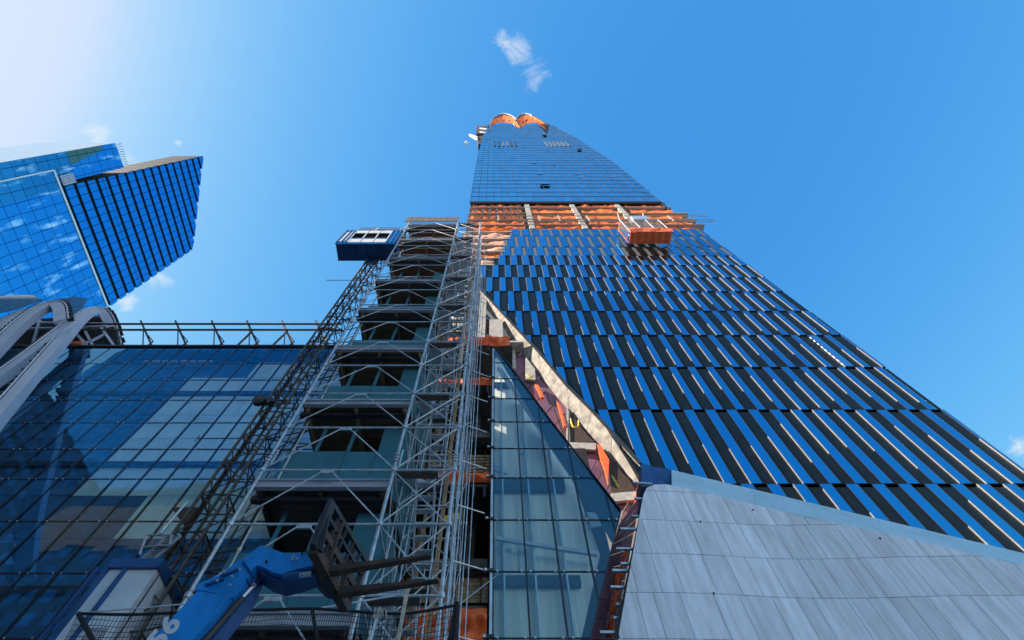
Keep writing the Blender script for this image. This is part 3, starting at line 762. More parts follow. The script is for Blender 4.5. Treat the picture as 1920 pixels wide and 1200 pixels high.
mb.bar(P(935, 690, G + .7), P(1080, 900, G + .7), .25, .25, 'white'); mb.bar(P(930, 1010, G + .7), P(1120, 1040, G + .7), .15, .15, 'white')
islands(mb, 'inner_mullion', pod)

# ================================================================== SOFFIT between prow and striped facade (pink sheathing) + props
sf = thing('soffit', 'pink sheathed underside between the concrete edge beam and the glass prow', 'soffit', (5, 22, 20))
lo = [(905, 572), (960, 638), (1014, 706), (1066, 768), (1099.6, 809), (1145, 858), (1197, 912), (1203, 925)]
gp_ = [(925, 640), (945, 665), (990, 730), (1040, 800), (1080, 855), (1120, 905), (1168, 960), (1150, 1020)]
for k in range(7):
    mb = MB()
    for j in range(3):
        t0, t1 = k + j / 3, k + (j + 1) / 3
        def L(pts, t, d):
            i = min(len(pts) - 2, int(t)); s_ = t - i
            return P(pts[i][0] + (pts[i + 1][0] - pts[i][0]) * s_, pts[i][1] + (pts[i + 1][1] - pts[i][1]) * s_, d)
        a, b1 = L(lo, t0, 31.3), L(lo, t1 - .02, 31.3); c, d_ = L(gp_, t1 - .02, 31.3), L(gp_, t0, 31.3)
        for q in range(3):
            s0, s1 = q / 3, (q + 1) / 3 - .008
            mb.face([a.lerp(d_, s0), b1.lerp(c, s0), b1.lerp(c, s1), a.lerp(d_, s1)], 'pink')
    mb.build('sheathing', sf)
# lower sheathing strip beside the prow down to the ground
st = [(1203, 925), (1188, 1000), (1172, 1090), (1150, 1200), (1125, 1330)]
sg = [(1160, 985), (1150, 1020), (1133, 1090), (1107, 1200), (1080, 1330)]
for k in range(4):
    mb = MB(); a, b1, c, d_ = P(*st[k], 19.0), P(*st[k + 1], 19.0), P(*sg[k + 1], 17.8), P(*sg[k], 17.8)
    for q in range(3): s0, s1 = q / 3, (q + 1) / 3 - .01; mb.face([a.lerp(b1, s0), a.lerp(b1, s1), d_.lerp(c, s1), d_.lerp(c, s0)], 'pink')
    mb.build('sheathing', sf)
def proj(p):
    d = p - Vector((0, 0, CZ)); zf = d.y * CT + d.z * ST; u_ = -d.y * ST + d.z * CT
    return VX + FPX * d.x / zf, CY - FPX * u_ / zf
SOFF = []
for a in range(0, 141):
    t = a / 20; k = min(6, int(t)); f_ = t - k
    A_ = P(lo[k][0] + (lo[k + 1][0] - lo[k][0]) * f_, lo[k][1] + (lo[k + 1][1] - lo[k][1]) * f_, 31.1)
    B_ = P(gp_[k][0] + (gp_[k + 1][0] - gp_[k][0]) * f_, gp_[k][1] + (gp_[k + 1][1] - gp_[k][1]) * f_, 31.2)
    for b_ in range(31):
        p = A_.lerp(B_, b_ / 30); SOFF.append((*proj(p), p.y))
def soffD(px, py): return min(SOFF, key=lambda q: (q[0] - px) ** 2 + (q[1] - py) ** 2)[2]
def splate(pts, m, name, off=.35):
    mb = MB(); f_ = [P(x, y, soffD(x, y) - off) for x, y in pts]; n_ = len(f_); bk = [p + Vector((0, .3, 0)) for p in f_]
    mb.face(f_, m)
    for a in range(n_): mb.face([f_[a], bk[a], bk[(a + 1) % n_], f_[(a + 1) % n_]], m)
    return mb.build(name, sf)
for q in ([(1062, 764), (1098, 812), (1118, 832), (1066, 830)], [(1140, 858), (1180, 900), (1192, 922), (1146, 926)], [(905, 580), (928, 606), (928, 648), (905, 648)]): splate(q, 'rust', 'shade_plate', .2)  # dark plates stand in for the shaded openings under the beam
for q in ([(1066, 829), (1118, 831), (1117, 843), (1066, 840)], [(1062, 764), (1068, 772), (1069, 840), (1063, 838)], [(985, 668), (1003, 692), (1004, 712), (985, 710)], [(936, 604), (950, 622), (956, 655), (938, 652)], [(1146, 925), (1192, 921), (1196, 936), (1148, 940)], [(958, 650), (966, 656), (968, 690), (962, 690)]):
    splate(q, 'concrete', 'outrigger')
for q in ([(1120, 832), (1128, 838), (1142, 862), (1140, 905), (1134, 880), (1126, 858)], [(1003, 720), (1010, 722), (1020, 745), (1014, 744)], [(1196, 905), (1203, 915), (1196, 960), (1186, 1000), (1183, 975)], [(930, 640), (945, 640), (946, 652), (931, 650)], [(1044, 752), (1050, 758), (1062, 800), (1057, 798)]):
    splate(q, 'redorange', 'orange_tarp', .45)
for q in ([(1155, 1075), (1170, 1070), (1158, 1105), (1150, 1100)], [(1152, 1105), (1160, 1108), (1152, 1150), (1142, 1146)], [(1146, 1152), (1153, 1150), (1146, 1192), (1138, 1190)], [(1170, 1030), (1176, 1030), (1166, 1068), (1162, 1066)]):
    mb = MB(); f_ = [P(x, y, 18.3 + .15 * (k_ % 2)) for k_, (x, y) in enumerate(q)]; mb.face(f_, 'redorange'); mb.face([p + Vector((.05, .25, .05)) for p in f_[::-1]], 'redorange'); mb.build('orange_tarp', sf)
mb = MB(); a = P(1077, 780, 25.5)
for pts in ([(1070, 785), (1074, 800), (1084, 800), (1085, 788)], [(986, 702), (994, 708), (1001, 704)], [(1148, 893), (1155, 905), (1160, 915)]):
    mb.path([P(x, y, 24.5) for x, y in arc(pts, 10)], .07, 'yellow')
islands(mb, 'yellow_strap', sf)
mb = MB()
for (a, c) in (((1028, 735), (1066, 840)), ((1166, 975), (1178, 1028)), ((1068, 770), (1066, 832))): mb.tube(P(*a, 20), P(*c, 19), .05, 'timber')
islands(mb, 'strut', sf)

# ================================================================== STONE CLAD WALL
stw = thing('stone_wall', 'pale grey stone clad wall with sloping top and rounded corner at lower right', 'wall', (12, 17, 0))
def wav(x): return .42 / (1 + math.exp(-(x - 9.5) * .9)) - .25 / (1 + math.exp(-(x - 15) * .8))
top_px = [(1203, 945), (1206, 928), (1213, 914), (1228, 908.5), (1248, 908), (1259, 909.6), (1416.7, 943.8), (1654, 998), (1920, 1058)]
def PW(x, y):
    d = G
    for _ in range(6): d = G + wav(P(x, y, d).x)
    return P(x, y, d)
tw = [(PW(x, y).x, PW(x, y).z) for x, y in top_px]; lastp = tw[-1]
tw.append((lastp[0] + 14, lastp[1] - 8.5 * 14 / 16))
L0 = P(1150, 1200, G)
slope = (tw[0][0] - L0.x) / (tw[0][1] - L0.z)
reg = [(L0.x - slope * (L0.z - 0), 0), (tw[-1][0], 0)] + tw[::-1]
# region is nearly convex; clip by left line, then every top segment that is convex
HS = ZY(972.8, G) - ZY(1036.5, G); HS = (ZY(918.7, G) - ZY(1197, G)) / 4
zc = ZY(918.7, G)
cz_ = [zc - HS * k for k in range(14)]; cz_ = [zc + HS] + cz_
rs = random.Random(5)
def wallclip(poly):
    poly = clip(poly, (reg[0][0], reg[0][1]), tw[0]) if False else clip(poly, tw[0], reg[0])
    for a, c in zip(tw, tw[1:]):
        if len(poly) < 3: return []
        poly = clip(poly, c, a)
    return poly
for k in range(len(cz_) - 1):
    z1, z0 = cz_[k], cz_[k + 1]
    if z0 < 0: z0 = 0
    if z1 <= z0 + .1: break
    mb = MB(); x = 1.6 + rs.uniform(0, .8)
    while x < 34:
        w = rs.choice([.62, .78, .92, .98, 1.25])
        po = wallclip(rect(x + .009, x + w - .009, z0 + .010, z1 - .010))
        x += w
        if len(po) < 3: continue
        ar = abs(sum(po[i][0] * po[(i + 1) % len(po)][1] - po[(i + 1) % len(po)][0] * po[i][1] for i in range(len(po)))) / 2
        if ar < .004: continue
        yj = rs.uniform(-.003, .003); n = len(po); i = len(mb.v); ks = mb.mi('stone')
        mb.v += [(px_, G + wav(px_) + yj, z_) for px_, z_ in po] + [(px_, G + wav(px_) + .08, z_) for px_, z_ in po]
        mb.f.append(tuple(i + a for a in range(n))); mb.m.append(ks)
        for a in range(n): b_ = (a + 1) % n; mb.f.append((i + a, i + n + a, i + n + b_, i + b_)); mb.m.append(ks)
    if mb.v: mb.build('stone_course', stw)
mb = MB(); N = 60                       # backing, follows the wave
def topz_w(x):
    for a, c in zip(tw, tw[1:]):
        if a[0] <= x <= c[0] and c[0] > a[0]: return a[1] + (c[1] - a[1]) * (x - a[0]) / (c[0] - a[0])
    return tw[0][1]
xsb = [tw[0][0] + (tw[-1][0] - tw[0][0]) * (i / N) for i in range(N + 1)]
for a, c in zip(xsb, xsb[1:]):
    mb.face([(a, G + wav(a) + .05, 0), (c, G + wav(c) + .05, 0), (c, G + wav(c) + .05, topz_w(c) - .02), (a, G + wav(a) + .05, topz_w(a) - .02)], 'stonegap')
mb.face([(reg[0][0] + .02, G + .05, 0), (tw[0][0], G + .05, 0), (tw[0][0], G + .05, tw[0][1] - .02)], 'stonegap')
mb.face([(reg[0][0], G + .02, 0), (tw[0][0], G + .02, tw[0][1]), (tw[0][0] + .2, G + 1.4, tw[0][1]), (reg[0][0] + .2, G + 1.4, 0)], 'stonegap')
mb.build('backing', stw)
for (x, y) in ((1416, 945), (1655, 1001), (1315, 973), (1340, 1109)):
    a = P(x, y, G - .05); mb = MB(); mb.box(a.x - .018, a.x + .018, G + wav(a.x) - .05, G + wav(a.x) + .02, a.z - .03, a.z + .05, 'darkplate'); mb.build('clip', stw)
# steel angles poking out at the left edge
for (xa, xb, y) in ((1186, 1220, 905), (1190, 1203, 935), (1185, 1198, 968), (1163, 1193, 992), (1155, 1185, 1029), (1164, 1180, 1057), (1148, 1175, 1070), (1145, 1170, 1101), (1155, 1165, 1134), (1150, 1160, 1159), (1125, 1153, 1186)):
    mb = MB(); mb.bar(P(xa, y, G - .03 + .2), P(xb + 3, y + (3 if y < 910 else .5), G + .25), .10, .09, 'galv'); mb.build('steel_angle', stw)
# pale membrane strip along the top
ub = [(1259, 881), (1412.5, 917.5), (1648, 973), (1920, 1037.5), (2150, 1092)]; lb = [(1259, 909.3), (1415, 943.6), (1652, 997.8), (1920, 1057.8), (2150, 1110)]
mem = thing('membrane_strip', 'light blue printed membrane strip running along the top of the stone wall', 'flashing', tuple(P(1500, 950, G)))
for k in range(4):
    mb = MB(); A, B_ = PW(*lb[k]) , PW(*lb[k + 1]); A += Vector((0, .03, -.09)); B_ += Vector((0, .03, -.09)); C_, D_ = P(*ub[k + 1], B_.y + .7), P(*ub[k], A.y + .7)
    A = A + (B_ - A) * .004; D_ = D_ + (C_ - D_) * .004
    o = Vector((0, .06, .08)); mb.hexa([A, B_, B_ + o, A + o, D_, C_, C_ + o, D_ + o], 'membrane'); pn = mb.build('membrane_sheet', mem)
    mb = MB(); rr = random.Random(k)
    for i in range(int((B_ - A).length * 7)):
        t = rr.random(); s_ = rr.choice([.2, .4, .6, .8]); p = A.lerp(B_, t).lerp(D_.lerp(C_, t), s_); d = (B_ - A).normalized()
        nrm = (B_ - A).cross(D_ - A).normalized(); nrm = nrm if nrm.y < 0 else -nrm
        p = p + nrm * .006; h = (D_ - A).normalized() * .012
        w_ = d * rr.uniform(.03, .07)
        mb.face([p - w_ - h, p + w_ - h, p + w_ + h, p - w_ + h], 'ink')
    mb.build('print_marks', pn)
mb = MB()
mb.prism(q2([(1203, 912), (1259, 909.5), (1259, 880), (1230, 876), (1203, 868)], G + .9)[::1], G + .9, G + 3, 'navy'); mb.build('dark_corner_box', mem)

# ================================================================== SCAFFOLD
SD = 10.7
U = 907 * SD / (ST * ST) * .16455e-3     # 2 m lift
def nodez(i): return CZ + (6.25 - 2.685 + i) * U - 0      # i=0 -> y 1118
XA, XB, XC = -7.11, -3.118, -1.267
scf = thing('scaffold', 'tall galvanised tube scaffold tower with diagonal braces in front of the open bay', 'scaffolding', (-4, 10.7, 0))
NL = 17; zb_ = nodez(-6) 
nod = [nodez(i) for i in range(-4, NL)]
def post(x, y, r=.052, z0=0, z1=None, jig=True):
    z1 = z1 if z1 is not None else nod[-1] + .3
    mb = MB(); mb.tube((x, y, z0), (x, y, z1), r, 'galv', 8)
    for i, z in enumerate(nod):
        if z < z1: mb.tube((x, y, z - .06), (x, y, z + .06), r * 1.7, 'galv', 8)
        if i % 3 == 0 and z + .5 < z1 and r > .05:
            for k in range(3): mb.tube((x, y, z + .35 + k * .14), (x, y, z + .43 + k * .14), r * 1.6, 'galv', 8)
            mb.tube((x + .13, y, z + .2), (x + .13, y, z + .9), .03, 'galv', 6)
    mb.build('post', scf)
for x in (XA, XB, XC): post(x, SD)
for x, y, r in ((XC + .3, SD + 2.3, .02), (XC + .42, SD + 2.9, .018), (XC - .55, SD + 1.5, .025), (XB + .5, SD + 1.5, .025), (XC + .12, SD + .8, .02), (XC, SD + 1.5, .03), (XC, SD + 3.0, .028), (XB, SD + 1.5, .03), (XB, SD + 3.0, .028), (XA, SD + 1.0, .035), (XC + .02, SD + 4.6, .022), (XB + .9, SD + 3.0, .022)): post(x, y, r)
nb = 0
for i, z in enumerate(nod):
    for xa, xb in ((XA, XB), (XB, XC)):
        mb = MB(); mb.tube((xa, SD, z), (xb, SD, z), .034, 'galv', 6); mb.build('ledger', scf); nb += 1
rest = MB()
nbz = 0
for i in range(len(nod) - 1, 0, -1):
    z1, z0 = nod[i], nod[i - 1]; xm = (XA + XB) / 2
    if i <= 20:
        mb = MB(); mb.box(xm - .2, xm + .2, SD - .03, SD + .03, z1 - .14, z1 - .03, 'galv'); mb.build('brace_plate', scf)
        for s_, xe in ((-1, XA), (1, XB)):
            mb = MB(); mb.tube((xm + s_ * .17, SD - .02, z1 - .1), (xe, SD - .02, z0 + .05), .022, 'galv', 6); mb.build('diagonal_brace', scf)
        mb = MB(); mb.tube((XB, SD - .02, z0), (XC, SD - .02, z1), .022, 'galv', 6); mb.tube((XB, SD + .03, z1), (XC, SD + .03, z0), .022, 'galv', 6); mb.build('cross_brace', scf)
rk = random.Random(11)
for i in range(1, len(nod)):
    z1, z0 = nod[i], nod[i - 1]
    for (y0, y1) in ((SD, SD + 1.5), (SD + 1.5, SD + 3.0), (SD + 3, SD + 4.6)):
        for x in (XB, XC):
            rest.tube((x, y0, z0), (x, y1, z0), .026, 'galv', 5)
            if (i + int(y0)) % 2: rest.tube((x, y0, z0), (x, y1, z1), .02, 'galv', 5)
            else: rest.tube((x, y0, z1), (x, y1, z0), .02, 'galv', 5)
    for y in (SD + 1.5, SD + 3.0, SD + 4.6):
        rest.tube((XB, y, z0), (XC, y, z0), .028, 'galv', 5)
        rest.tube((XB, y, z0 if i % 2 else z1), (XC, y, z1 if i % 2 else z0), .02, 'galv', 5)
tag(rest.build('inner_tubes', scf), kind='stuff')
# stairs inside the narrow bay
for i in range(0, len(nod) - 1):
    z0 = nod[i]; up1 = i % 2 == 0
    ya, yb = (SD + .35, SD + 2.6) if up1 else (SD + 2.6, SD + .35)
    xs_ = XB + .35 if up1 else XB + .95
    mb = MB()
    for s_ in (-.28, .28): mb.bar((xs_ + s_, ya, z0), (xs_ + s_, yb, z0 + U), .05, .14, 'aluminium')
    for k in range(8):
        t = (k + .5) / 8; y = ya + (yb - ya) * t; mb.box(xs_ - .27, xs_ + .27, y - .1, y + .1, z0 + U * t - .02, z0 + U * t + .02, 'aluminium')
    mb.build('stair_flight', scf)
    mb = MB(); mb.box(XB + .08, XC - .5, (SD + 2.65) if up1 else SD + .05, (SD + 2.95) if up1 else SD + .3, z0 + U - .05, z0 + U, 'plank'); mb.build('deck_plank', scf)
# timber uprights and planks tied in the bay
mb = MB()
for x, y in ((XB + 1.35, SD + 2.2), (XB + 1.2, SD + 3.4), (XB + .55, SD + 3.6)): mb.bar((x, y, 6), (x, y, nod[-1]), .12, .09, 'timber')
islands(mb, 'timber_upright', scf)
for (x, y, za, zb) in ((XC - .45, SD + .9, 20.5, 25), (XC - .3, SD + 1.2, 24, 31)):
    mb = MB(); mb.box(x, x + .1, y, y + .5, za, zb, 'ply2'); mb.build('sunpatch_or_board', scf)
# ties to the building
mb = MB()
for i in range(4, len(nod), 1):
    z = nod[i] + .05
    mb.tube((XC, SD + 1.5, z), (XC + .9, SD + 1.9, z), .022, 'galv', 5)
    if i > 14: mb.box(XB, XC, SD + 3.2, SD + 3.4, z, z + .12, 'plank')
islands(mb, 'tie_tube', scf)

# ================================================================== LOADING PLATFORM TOWER (teal screens)
PD, P2 = 11.0, 11.95
FH = 4 * 11 / 10.7 * U / 2.0
FH = .3291e-3 * 907 * PD / (ST * ST)
z00 = ZY(897, PD)
lt = thing('platform_tower', 'dark loading platform tower with teal screens and grey floor beams behind the scaffold', 'platform tower', (-5.3, 12, 0))
X0, X1 = -7.45, -3.22
for k in range(-2, 8):
    z = z00 + k * FH
    mb = MB(); hb = .30
    mb.box(X0 + .1, X1, PD, PD + .12, z - .07, z - .0, 'beam'); mb.box(X0 + .1, X1, PD + .05, PD + .09, z - .28, z - .07, 'beam'); mb.box(X0 + .1, X1, PD - .02, PD + .14, z - .36, z - .28, 'beam')
    mb.box(X0 + .05, X1 + .05, PD + .35, PD + .55, z - .52, z - .36, 'darkplate')
    mb.build('floor_beam', lt)
    mb = MB(); n = 9
    for j in range(n):
        y0 = PD + .2 + j * .5; mb.box(X0 + .1, X1 - .02, y0, y0 + .47, z - .2, z - .12, 'wood' if k >= 1 else 'plank')
    for x in (X0 + .3, (X0 + X1) / 2, X1 - .3): mb.box(x, x + .1, PD + .2, PD + 4.6, z - .45, z - .2, 'timber' if k >= 1 else 'rust')
    mb.build('deck', lt)
    if k == 7: continue
    mb = MB(); w = (X1 - X0) / 4
    for j in range(4): mb.box(X0 + j * w + .01, X0 + (j + 1) * w - .008, P2 - .02 * (j % 2), P2 + .03, z + .02, z + (2.24 if k < 5 else 1.3), 'teal')
    mb.build('teal_screen', lt)
    if k < 5:
        mb = MB(); mb.box(X1 - 1.0, X1 - .01, P2 - .01, P2 + .03, z + 2.25, z + FH - .5, 'teal'); mb.build('teal_side_screen', lt)
        for x in (X0 + 1.0, X0 + 2.15):
            mb = MB(); mb.box(x - .06, x + .06, P2 - .01, P2 + .05, z + 2.24, z + FH - .4, 'teal'); mb.build('screen_post', lt)
    mb = MB()
    mb.box(X1 - .03, X1 + .02, P2 + .1, PD + 4.6, z, z + FH - .6, 'teal' if k < 3 else 'wood'); mb.build('side_wall', lt)
    mb = MB(); mb.box(X0 + .8, X1 - .1, PD + 4.5, PD + 4.6, z, z + FH - .6, 'interior' if k < 1 else 'rust'); mb.build('back_screen', lt)
    mb = MB()
    for j in range(5): mb.tube((X0 + .1 + .0 * j, P2 + .2 + j * .28, z), (X0 + .1, P2 + .2 + j * .28, z + 1.2), .022, 'galv', 5)
    for zz_ in (.6, 1.15): mb.tube((X0 + .1, P2, z + zz_), (X0 + .1, P2 + 1.6, z + zz_), .022, 'galv', 5)
    mb.build('guard_rail', lt)
mb = MB(); z = z00 + 7 * FH
for j in range(9): mb.box(X0 - .2 + j * .5, X0 + .27 + j * .5, PD - .25, PD - .2, z + .0, z + 1.35 + random.uniform(-.05, .05), 'plank')
mb.build('top_boards', lt)
mb = MB(); zt = z + .1
mb.box(X0 - 3.0, X0 - .1, PD + .5, PD + 2.5, zt - .6, zt - .5, 'plank')
for x in (X0 - 2.8, X0 - .3): mb.tube((x, PD + .5, zt - .6), (x, PD + .5, zt + .9), .04, 'galv'); mb.tube((x, PD + .5, zt - .5), (x + .6, PD + .1, zt - .9), .03, 'galv')
mb.build('top_landing', lt)

# ================================================================== HOIST MAST and CAR
MD = 13.0; MXc = -.727 * MD; R_ = .47
ms = thing('hoist_mast', 'tall brown lattice hoist mast rising left of the teal screened platform tower', 'mast', (MXc, MD, 0))
ztop = ZY(470, MD)
for dx, dy in ((-R_, -R_), (R_, -R_), (R_, R_), (-R_, R_)):
    mb = MB(); mb.tube((MXc + dx, MD + dy, 0), (MXc + dx, MD + dy, ztop), .06, 'mast', 6); mb.build('chord', ms)
sec = 1.5; nsec = int(ztop / sec)
for k in range(nsec):
    z = k * sec; mb = MB()
    cs = [(-R_, -R_), (R_, -R_), (R_, R_), (-R_, R_)]
    for j in range(4):
        a, c = cs[j], cs[(j + 1) % 4]
        mb.tube((MXc + a[0], MD + a[1], z), (MXc + c[0], MD + c[1], z), .03, 'mast', 5)
        mb.tube((MXc + a[0], MD + a[1], z), (MXc + c[0], MD + c[1], z + sec / 2), .026, 'mast', 5)
        mb.tube((MXc + c[0], MD + c[1], z + sec / 2), (MXc + a[0], MD + a[1], z + sec), .026, 'mast', 5)
    mb.box(MXc - R_ - .1, MXc - R_ - .02, MD - .06, MD + .06, z, z + sec, 'rust')
    mb.build('mast_section', ms)
for z in [6 + 5.2 * i for i in range(6)]:
    mb = MB()
    for dy in (-.35, .35): mb.tube((MXc + R_, MD + dy, z), (X0 + .2, P2 + .6 + dy, z), .03, 'mast', 5); mb.tube((MXc + R_, MD + dy, z), (X0 + .2, P2 + .6 - dy, z), .025, 'mast', 5)
    mb.build('wall_tie', ms)
# second slim ladder rail beside the mast
mb = MB()
for dx in (.9, 1.25): mb.tube((MXc + dx, MD + .3, 0), (MXc + dx, MD + .3, ZY(600, MD)), .035, 'mast', 6)
for k in range(60):
    z = k * .45; mb.tube((MXc + .9, MD + .3, z), (MXc + 1.25, MD + .3, z + .4), .015, 'mast', 4)
mb.build('ladder_rail', ms)
for (xa, xb, y) in ((613, 668, 525.5), (370, 452, 822), (500, 560, 657)):
    mb = MB(); a, c = P(xa, y, MD), P(xb, y, MD); mb.tube(a, c, .025, 'mast'); mb.tube(a + Vector((0, 0, .18)), a - Vector((0, 0, .18)), .02, 'mast'); mb.build('limit_arm', ms)
mb = MB(); a = P(487, 751, 12.3); mb.tube((a.x, a.y - .1, a.z), (a.x, a.y + .1, a.z), .28, 'darkplate', 14); mb.tube((a.x, a.y - .14, a.z), (a.x, a.y + .14, a.z), .12, 'mast', 10)
mb.tube(a, P(545, 751, 12.7), .05, 'darkplate'); mb.tube(a + Vector((0, 0, -.2)), P(545, 757, 12.7), .04, 'darkplate'); mb.tube((a.x + .35, a.y, a.z + .1), (a.x + .6, a.y, a.z - .25), .16, 'darkplate', 10); mb.build('cable_pulley', ms)
c1, c2 = 11.3, 12.72
A = P(629, 455, c1); B_ = P(741, 455, c1)
hc = thing('hoist_car', 'blue construction hoist car with white panel hanging at the top of the mast', 'hoist car', (A.x + 2, 12, A.z))
zf, zr = A.z, A.z + 3.3
mb = MB(); mb.box(A.x, B_.x, c1, c2, zf, zf + .12, 'navy')
for k in range(5): x = A.x + (B_.x - A.x) * (k + .5) / 5; mb.box(x - .05, x + .05, c1 + .05, c2 - .05, zf - .09, zf, 'navy')
mb.box(A.x, B_.x, c1, c1 + .1, zf - .14, zf, 'bluepaint'); mb.box(A.x, B_.x, c2 - .1, c2, zf - .14, zf, 'navy'); mb.build('floor', hc)
mb = MB()
mb.box(A.x, A.x + .75, c1, c1 + .05, zf, zr, 'bluepaint'); mb.box(B_.x - .75, B_.x, c1, c1 + .05, zf, zr, 'bluepaint')
mb.box(A.x + .75, B_.x - .75, c1 + .3, c1 + .34, zf, zr, 'rust')
mb.box(A.x, A.x + .05, c1 + .05, c2, zf, zr, 'navy'); mb.box(B_.x - .05, B_.x, c1 + .05, c2, zf, zr, 'navy'); mb.box(A.x, B_.x, c2 - .05, c2, zf, zr, 'navy'); mb.box(A.x, B_.x, c1, c2, zr, zr + .1, 'navy')
for x in (A.x + .02, A.x + .38, A.x + .72, B_.x - .72, B_.x - .38, B_.x - .08): mb.box(x, x + .06, c1 - .06, c1, zf, zr, 'navy')
mb.build('body', hc)
mb = MB(); xa, xb = A.x + .85, B_.x - .8
mb.box(xa, xb, c1 - .02, c1 + .03, zf + .1, zf + .95, 'white'); mb.box(xa, xb, c1 - .02, c1 + .03, zr - .8, zr - .1, 'white')
for k in range(4): x = xa + (xb - xa) * k / 3; mb.box(x - .04, x + .04, c1 - .04, c1 + .02, zf + .1, zr - .1, 'white')
mb.box(xa, xb, c1 - .04, c1 + .02, zf + .95, zf + 1.05, 'bluepaint'); mb.build('front_panel', hc)
mb = MB(); mb.box(A.x + .12, A.x + .34, c1 - .02, c1 - .005, zf + .3, zr - .5, 'white'); mb.box(A.x + .46, A.x + .62, c1 - .02, c1 - .005, zf + .5, zr - .3, 'white'); islands(mb, 'side_stripe', hc)
mb = MB()
for x in (A.x + .8, A.x + 2.2, B_.x - .3):
    mb.tube((x, c1 + .1, zr), (x, c1 + .1, zr + 1.1), .03, 'galv')
mb.tube((A.x + .8, c1 + .1, zr + .6), (B_.x - .3, c1 + .1, zr + .6), .03, 'galv'); mb.tube((A.x + .8, c1 + .1, zr + 1.1), (B_.x - .3, c1 + .1, zr + 1.1), .03, 'galv'); mb.build('roof_rail', hc)
mb = MB(); mb.box(A.x + 1.2, B_.x + .2, c1 + .3, c1 + .36, zr + .5, zr + 1.5, 'plank'); mb.build('roof_boards', hc)
mb = MB(); q = P(700, 487, MD - .3); mb.box(q.x - .5, q.x + .5, c2, MD - .25, zf - .9, zf + .3, 'navy'); mb.build('drive_carriage', hc)
cb = MB(); cb.tube(P(706, 486, 12.0), P(588, 650, 12.0), .02, 'cable', 5); cb.tube(P(588, 650, 12.0), (P(588, 650, 12.0).x + .0, 12.0, 2), .02, 'cable', 5)
tag(cb.build('hoist_cable'), 'thin black cable hanging beside the hoist mast', 'cable')
# base hoist cabin, lower left
hb = thing('hoist_cabin', 'white and blue framed hoist cabin parked at the lower left foot of the mast', 'hoist cabin', (-10.5, 12.2, 0))
xl, xr2 = XP(205, 1070, 12), XP(293, 1070, 12); zt = ZY(1068, 12)
mb = MB(); mb.box(xl, xr2, 12, 14, 1, zt, 'white'); mb.build('body', hb)
mb = MB(); mb.box(xl - .06, xr2 + .06, 11.9, 14.1, zt, zt + .28, 'navy'); mb.build('top_band', hb)
for x in (xl - .08, xl + .42, xl - .32):
    mb = MB(); mb.box(x, x + .07, 11.88, 12.0, 1, zt, 'navy'); mb.build('corner_rail', hb)
mb = MB()
for i in range(8):
    for j in range(11): mb.box(xl + .62 + j * .045, xl + .64 + j * .045, 11.99, 12.0, zt - 1.6 - i * .05, zt - 1.57 - i * .05, 'black')
mb.build('vent', hb)
# access stair and tray beside the mast
acs = thing('access_platform', 'small steel access stair and railing left of the lower mast', 'platform', tuple(P(300, 1030, 12.6)))
mb = MB(); a, c = P(262, 1052, 12.4), P(318, 1004, 12.4)
for dx in (0, .35):
    mb.bar(a + Vector((dx, 0, 0)), c + Vector((dx, 0, 0)), .04, .1, 'galv')
for k in range(12): p = a.lerp(c, k / 12); mb.box(p.x, p.x + .35, p.y - .05, p.y + .1, p.z, p.z + .02, 'galv')
mb.build('stair', acs)
mb = MB(); pts = [P(262, 1040, 12.3), P(275, 1003, 12.3), P(322, 1003, 12.3), P(318, 1022, 12.3), P(268, 1026, 12.3)]
mb.path(pts, .035, 'galv'); mb.tube(P(300, 1000, 12.3), P(350, 942, 12.3), .04, 'galv'); mb.build('railing', acs)
mb = MB(); mb.prism(q2([(322, 951), (345, 985), (372, 951)], 12.5), 12.5, 12.6, 'rust'); mb.build('gusset_plate', acs)

# ================================================================== ROOF FRAME on the podium
rf = thing('roof_frame', 'row of dark steel rails and triangular props on top of the glass wall', 'steel frame', (-14, 17.4, gz[-1]))
for y in (607.5, 618.5):
    mb = MB(); z = ZY(y, G + .3); mb.tube((XP(150, y, G + .3), G + .3, z), (XP(640, y, G + .3), G + .3, z), .085, 'mast', 8); mb.build('rail', rf)
for i, px in enumerate((272, 337, 405, 471, 537, 600)):
    mb = MB(); a = P(px - 8, 602, G + .35); b1 = P(px + 12, 647, G + .5)
    mb.bar(a, b1, .16, .12, 'mast'); mb.bar(P(px - 3, 618, G + .3), P(px - 4, 647, G + .3), .07, .07, 'mast')
    mb.bar(P(px, 622, G + .4), P(px + 15, 640, G + .3), .06, .06, 'mast'); mb.bar(P(px + 15, 640, G + .3), P(px + 6, 647, G + .3), .07, .07, 'mast')
    if i in (3, 4): mb.bar(P(px - 25, 647, G + .3), P(px, 623, G + .3), .12, .1, 'mast')
    mb.build('prop', rf)
mb = MB()
for k in range(40):
    x = XP(455, 648, G) + k * .16; mb.tube((x, G - .05, gz[-1] + .16), (x, G - .05, gz[-1] + .55 + .1 * noise.noise(Vector((k * .3, 0, 0)))), .006, 'redtarp', 4)
cloth(mb, XP(465, 648, G), XP(600, 648, G), gz[-1] + .16, gz[-1] + .42, G + .5, .05, 'redtarp', 4); mb.build('orange_fence', rf)

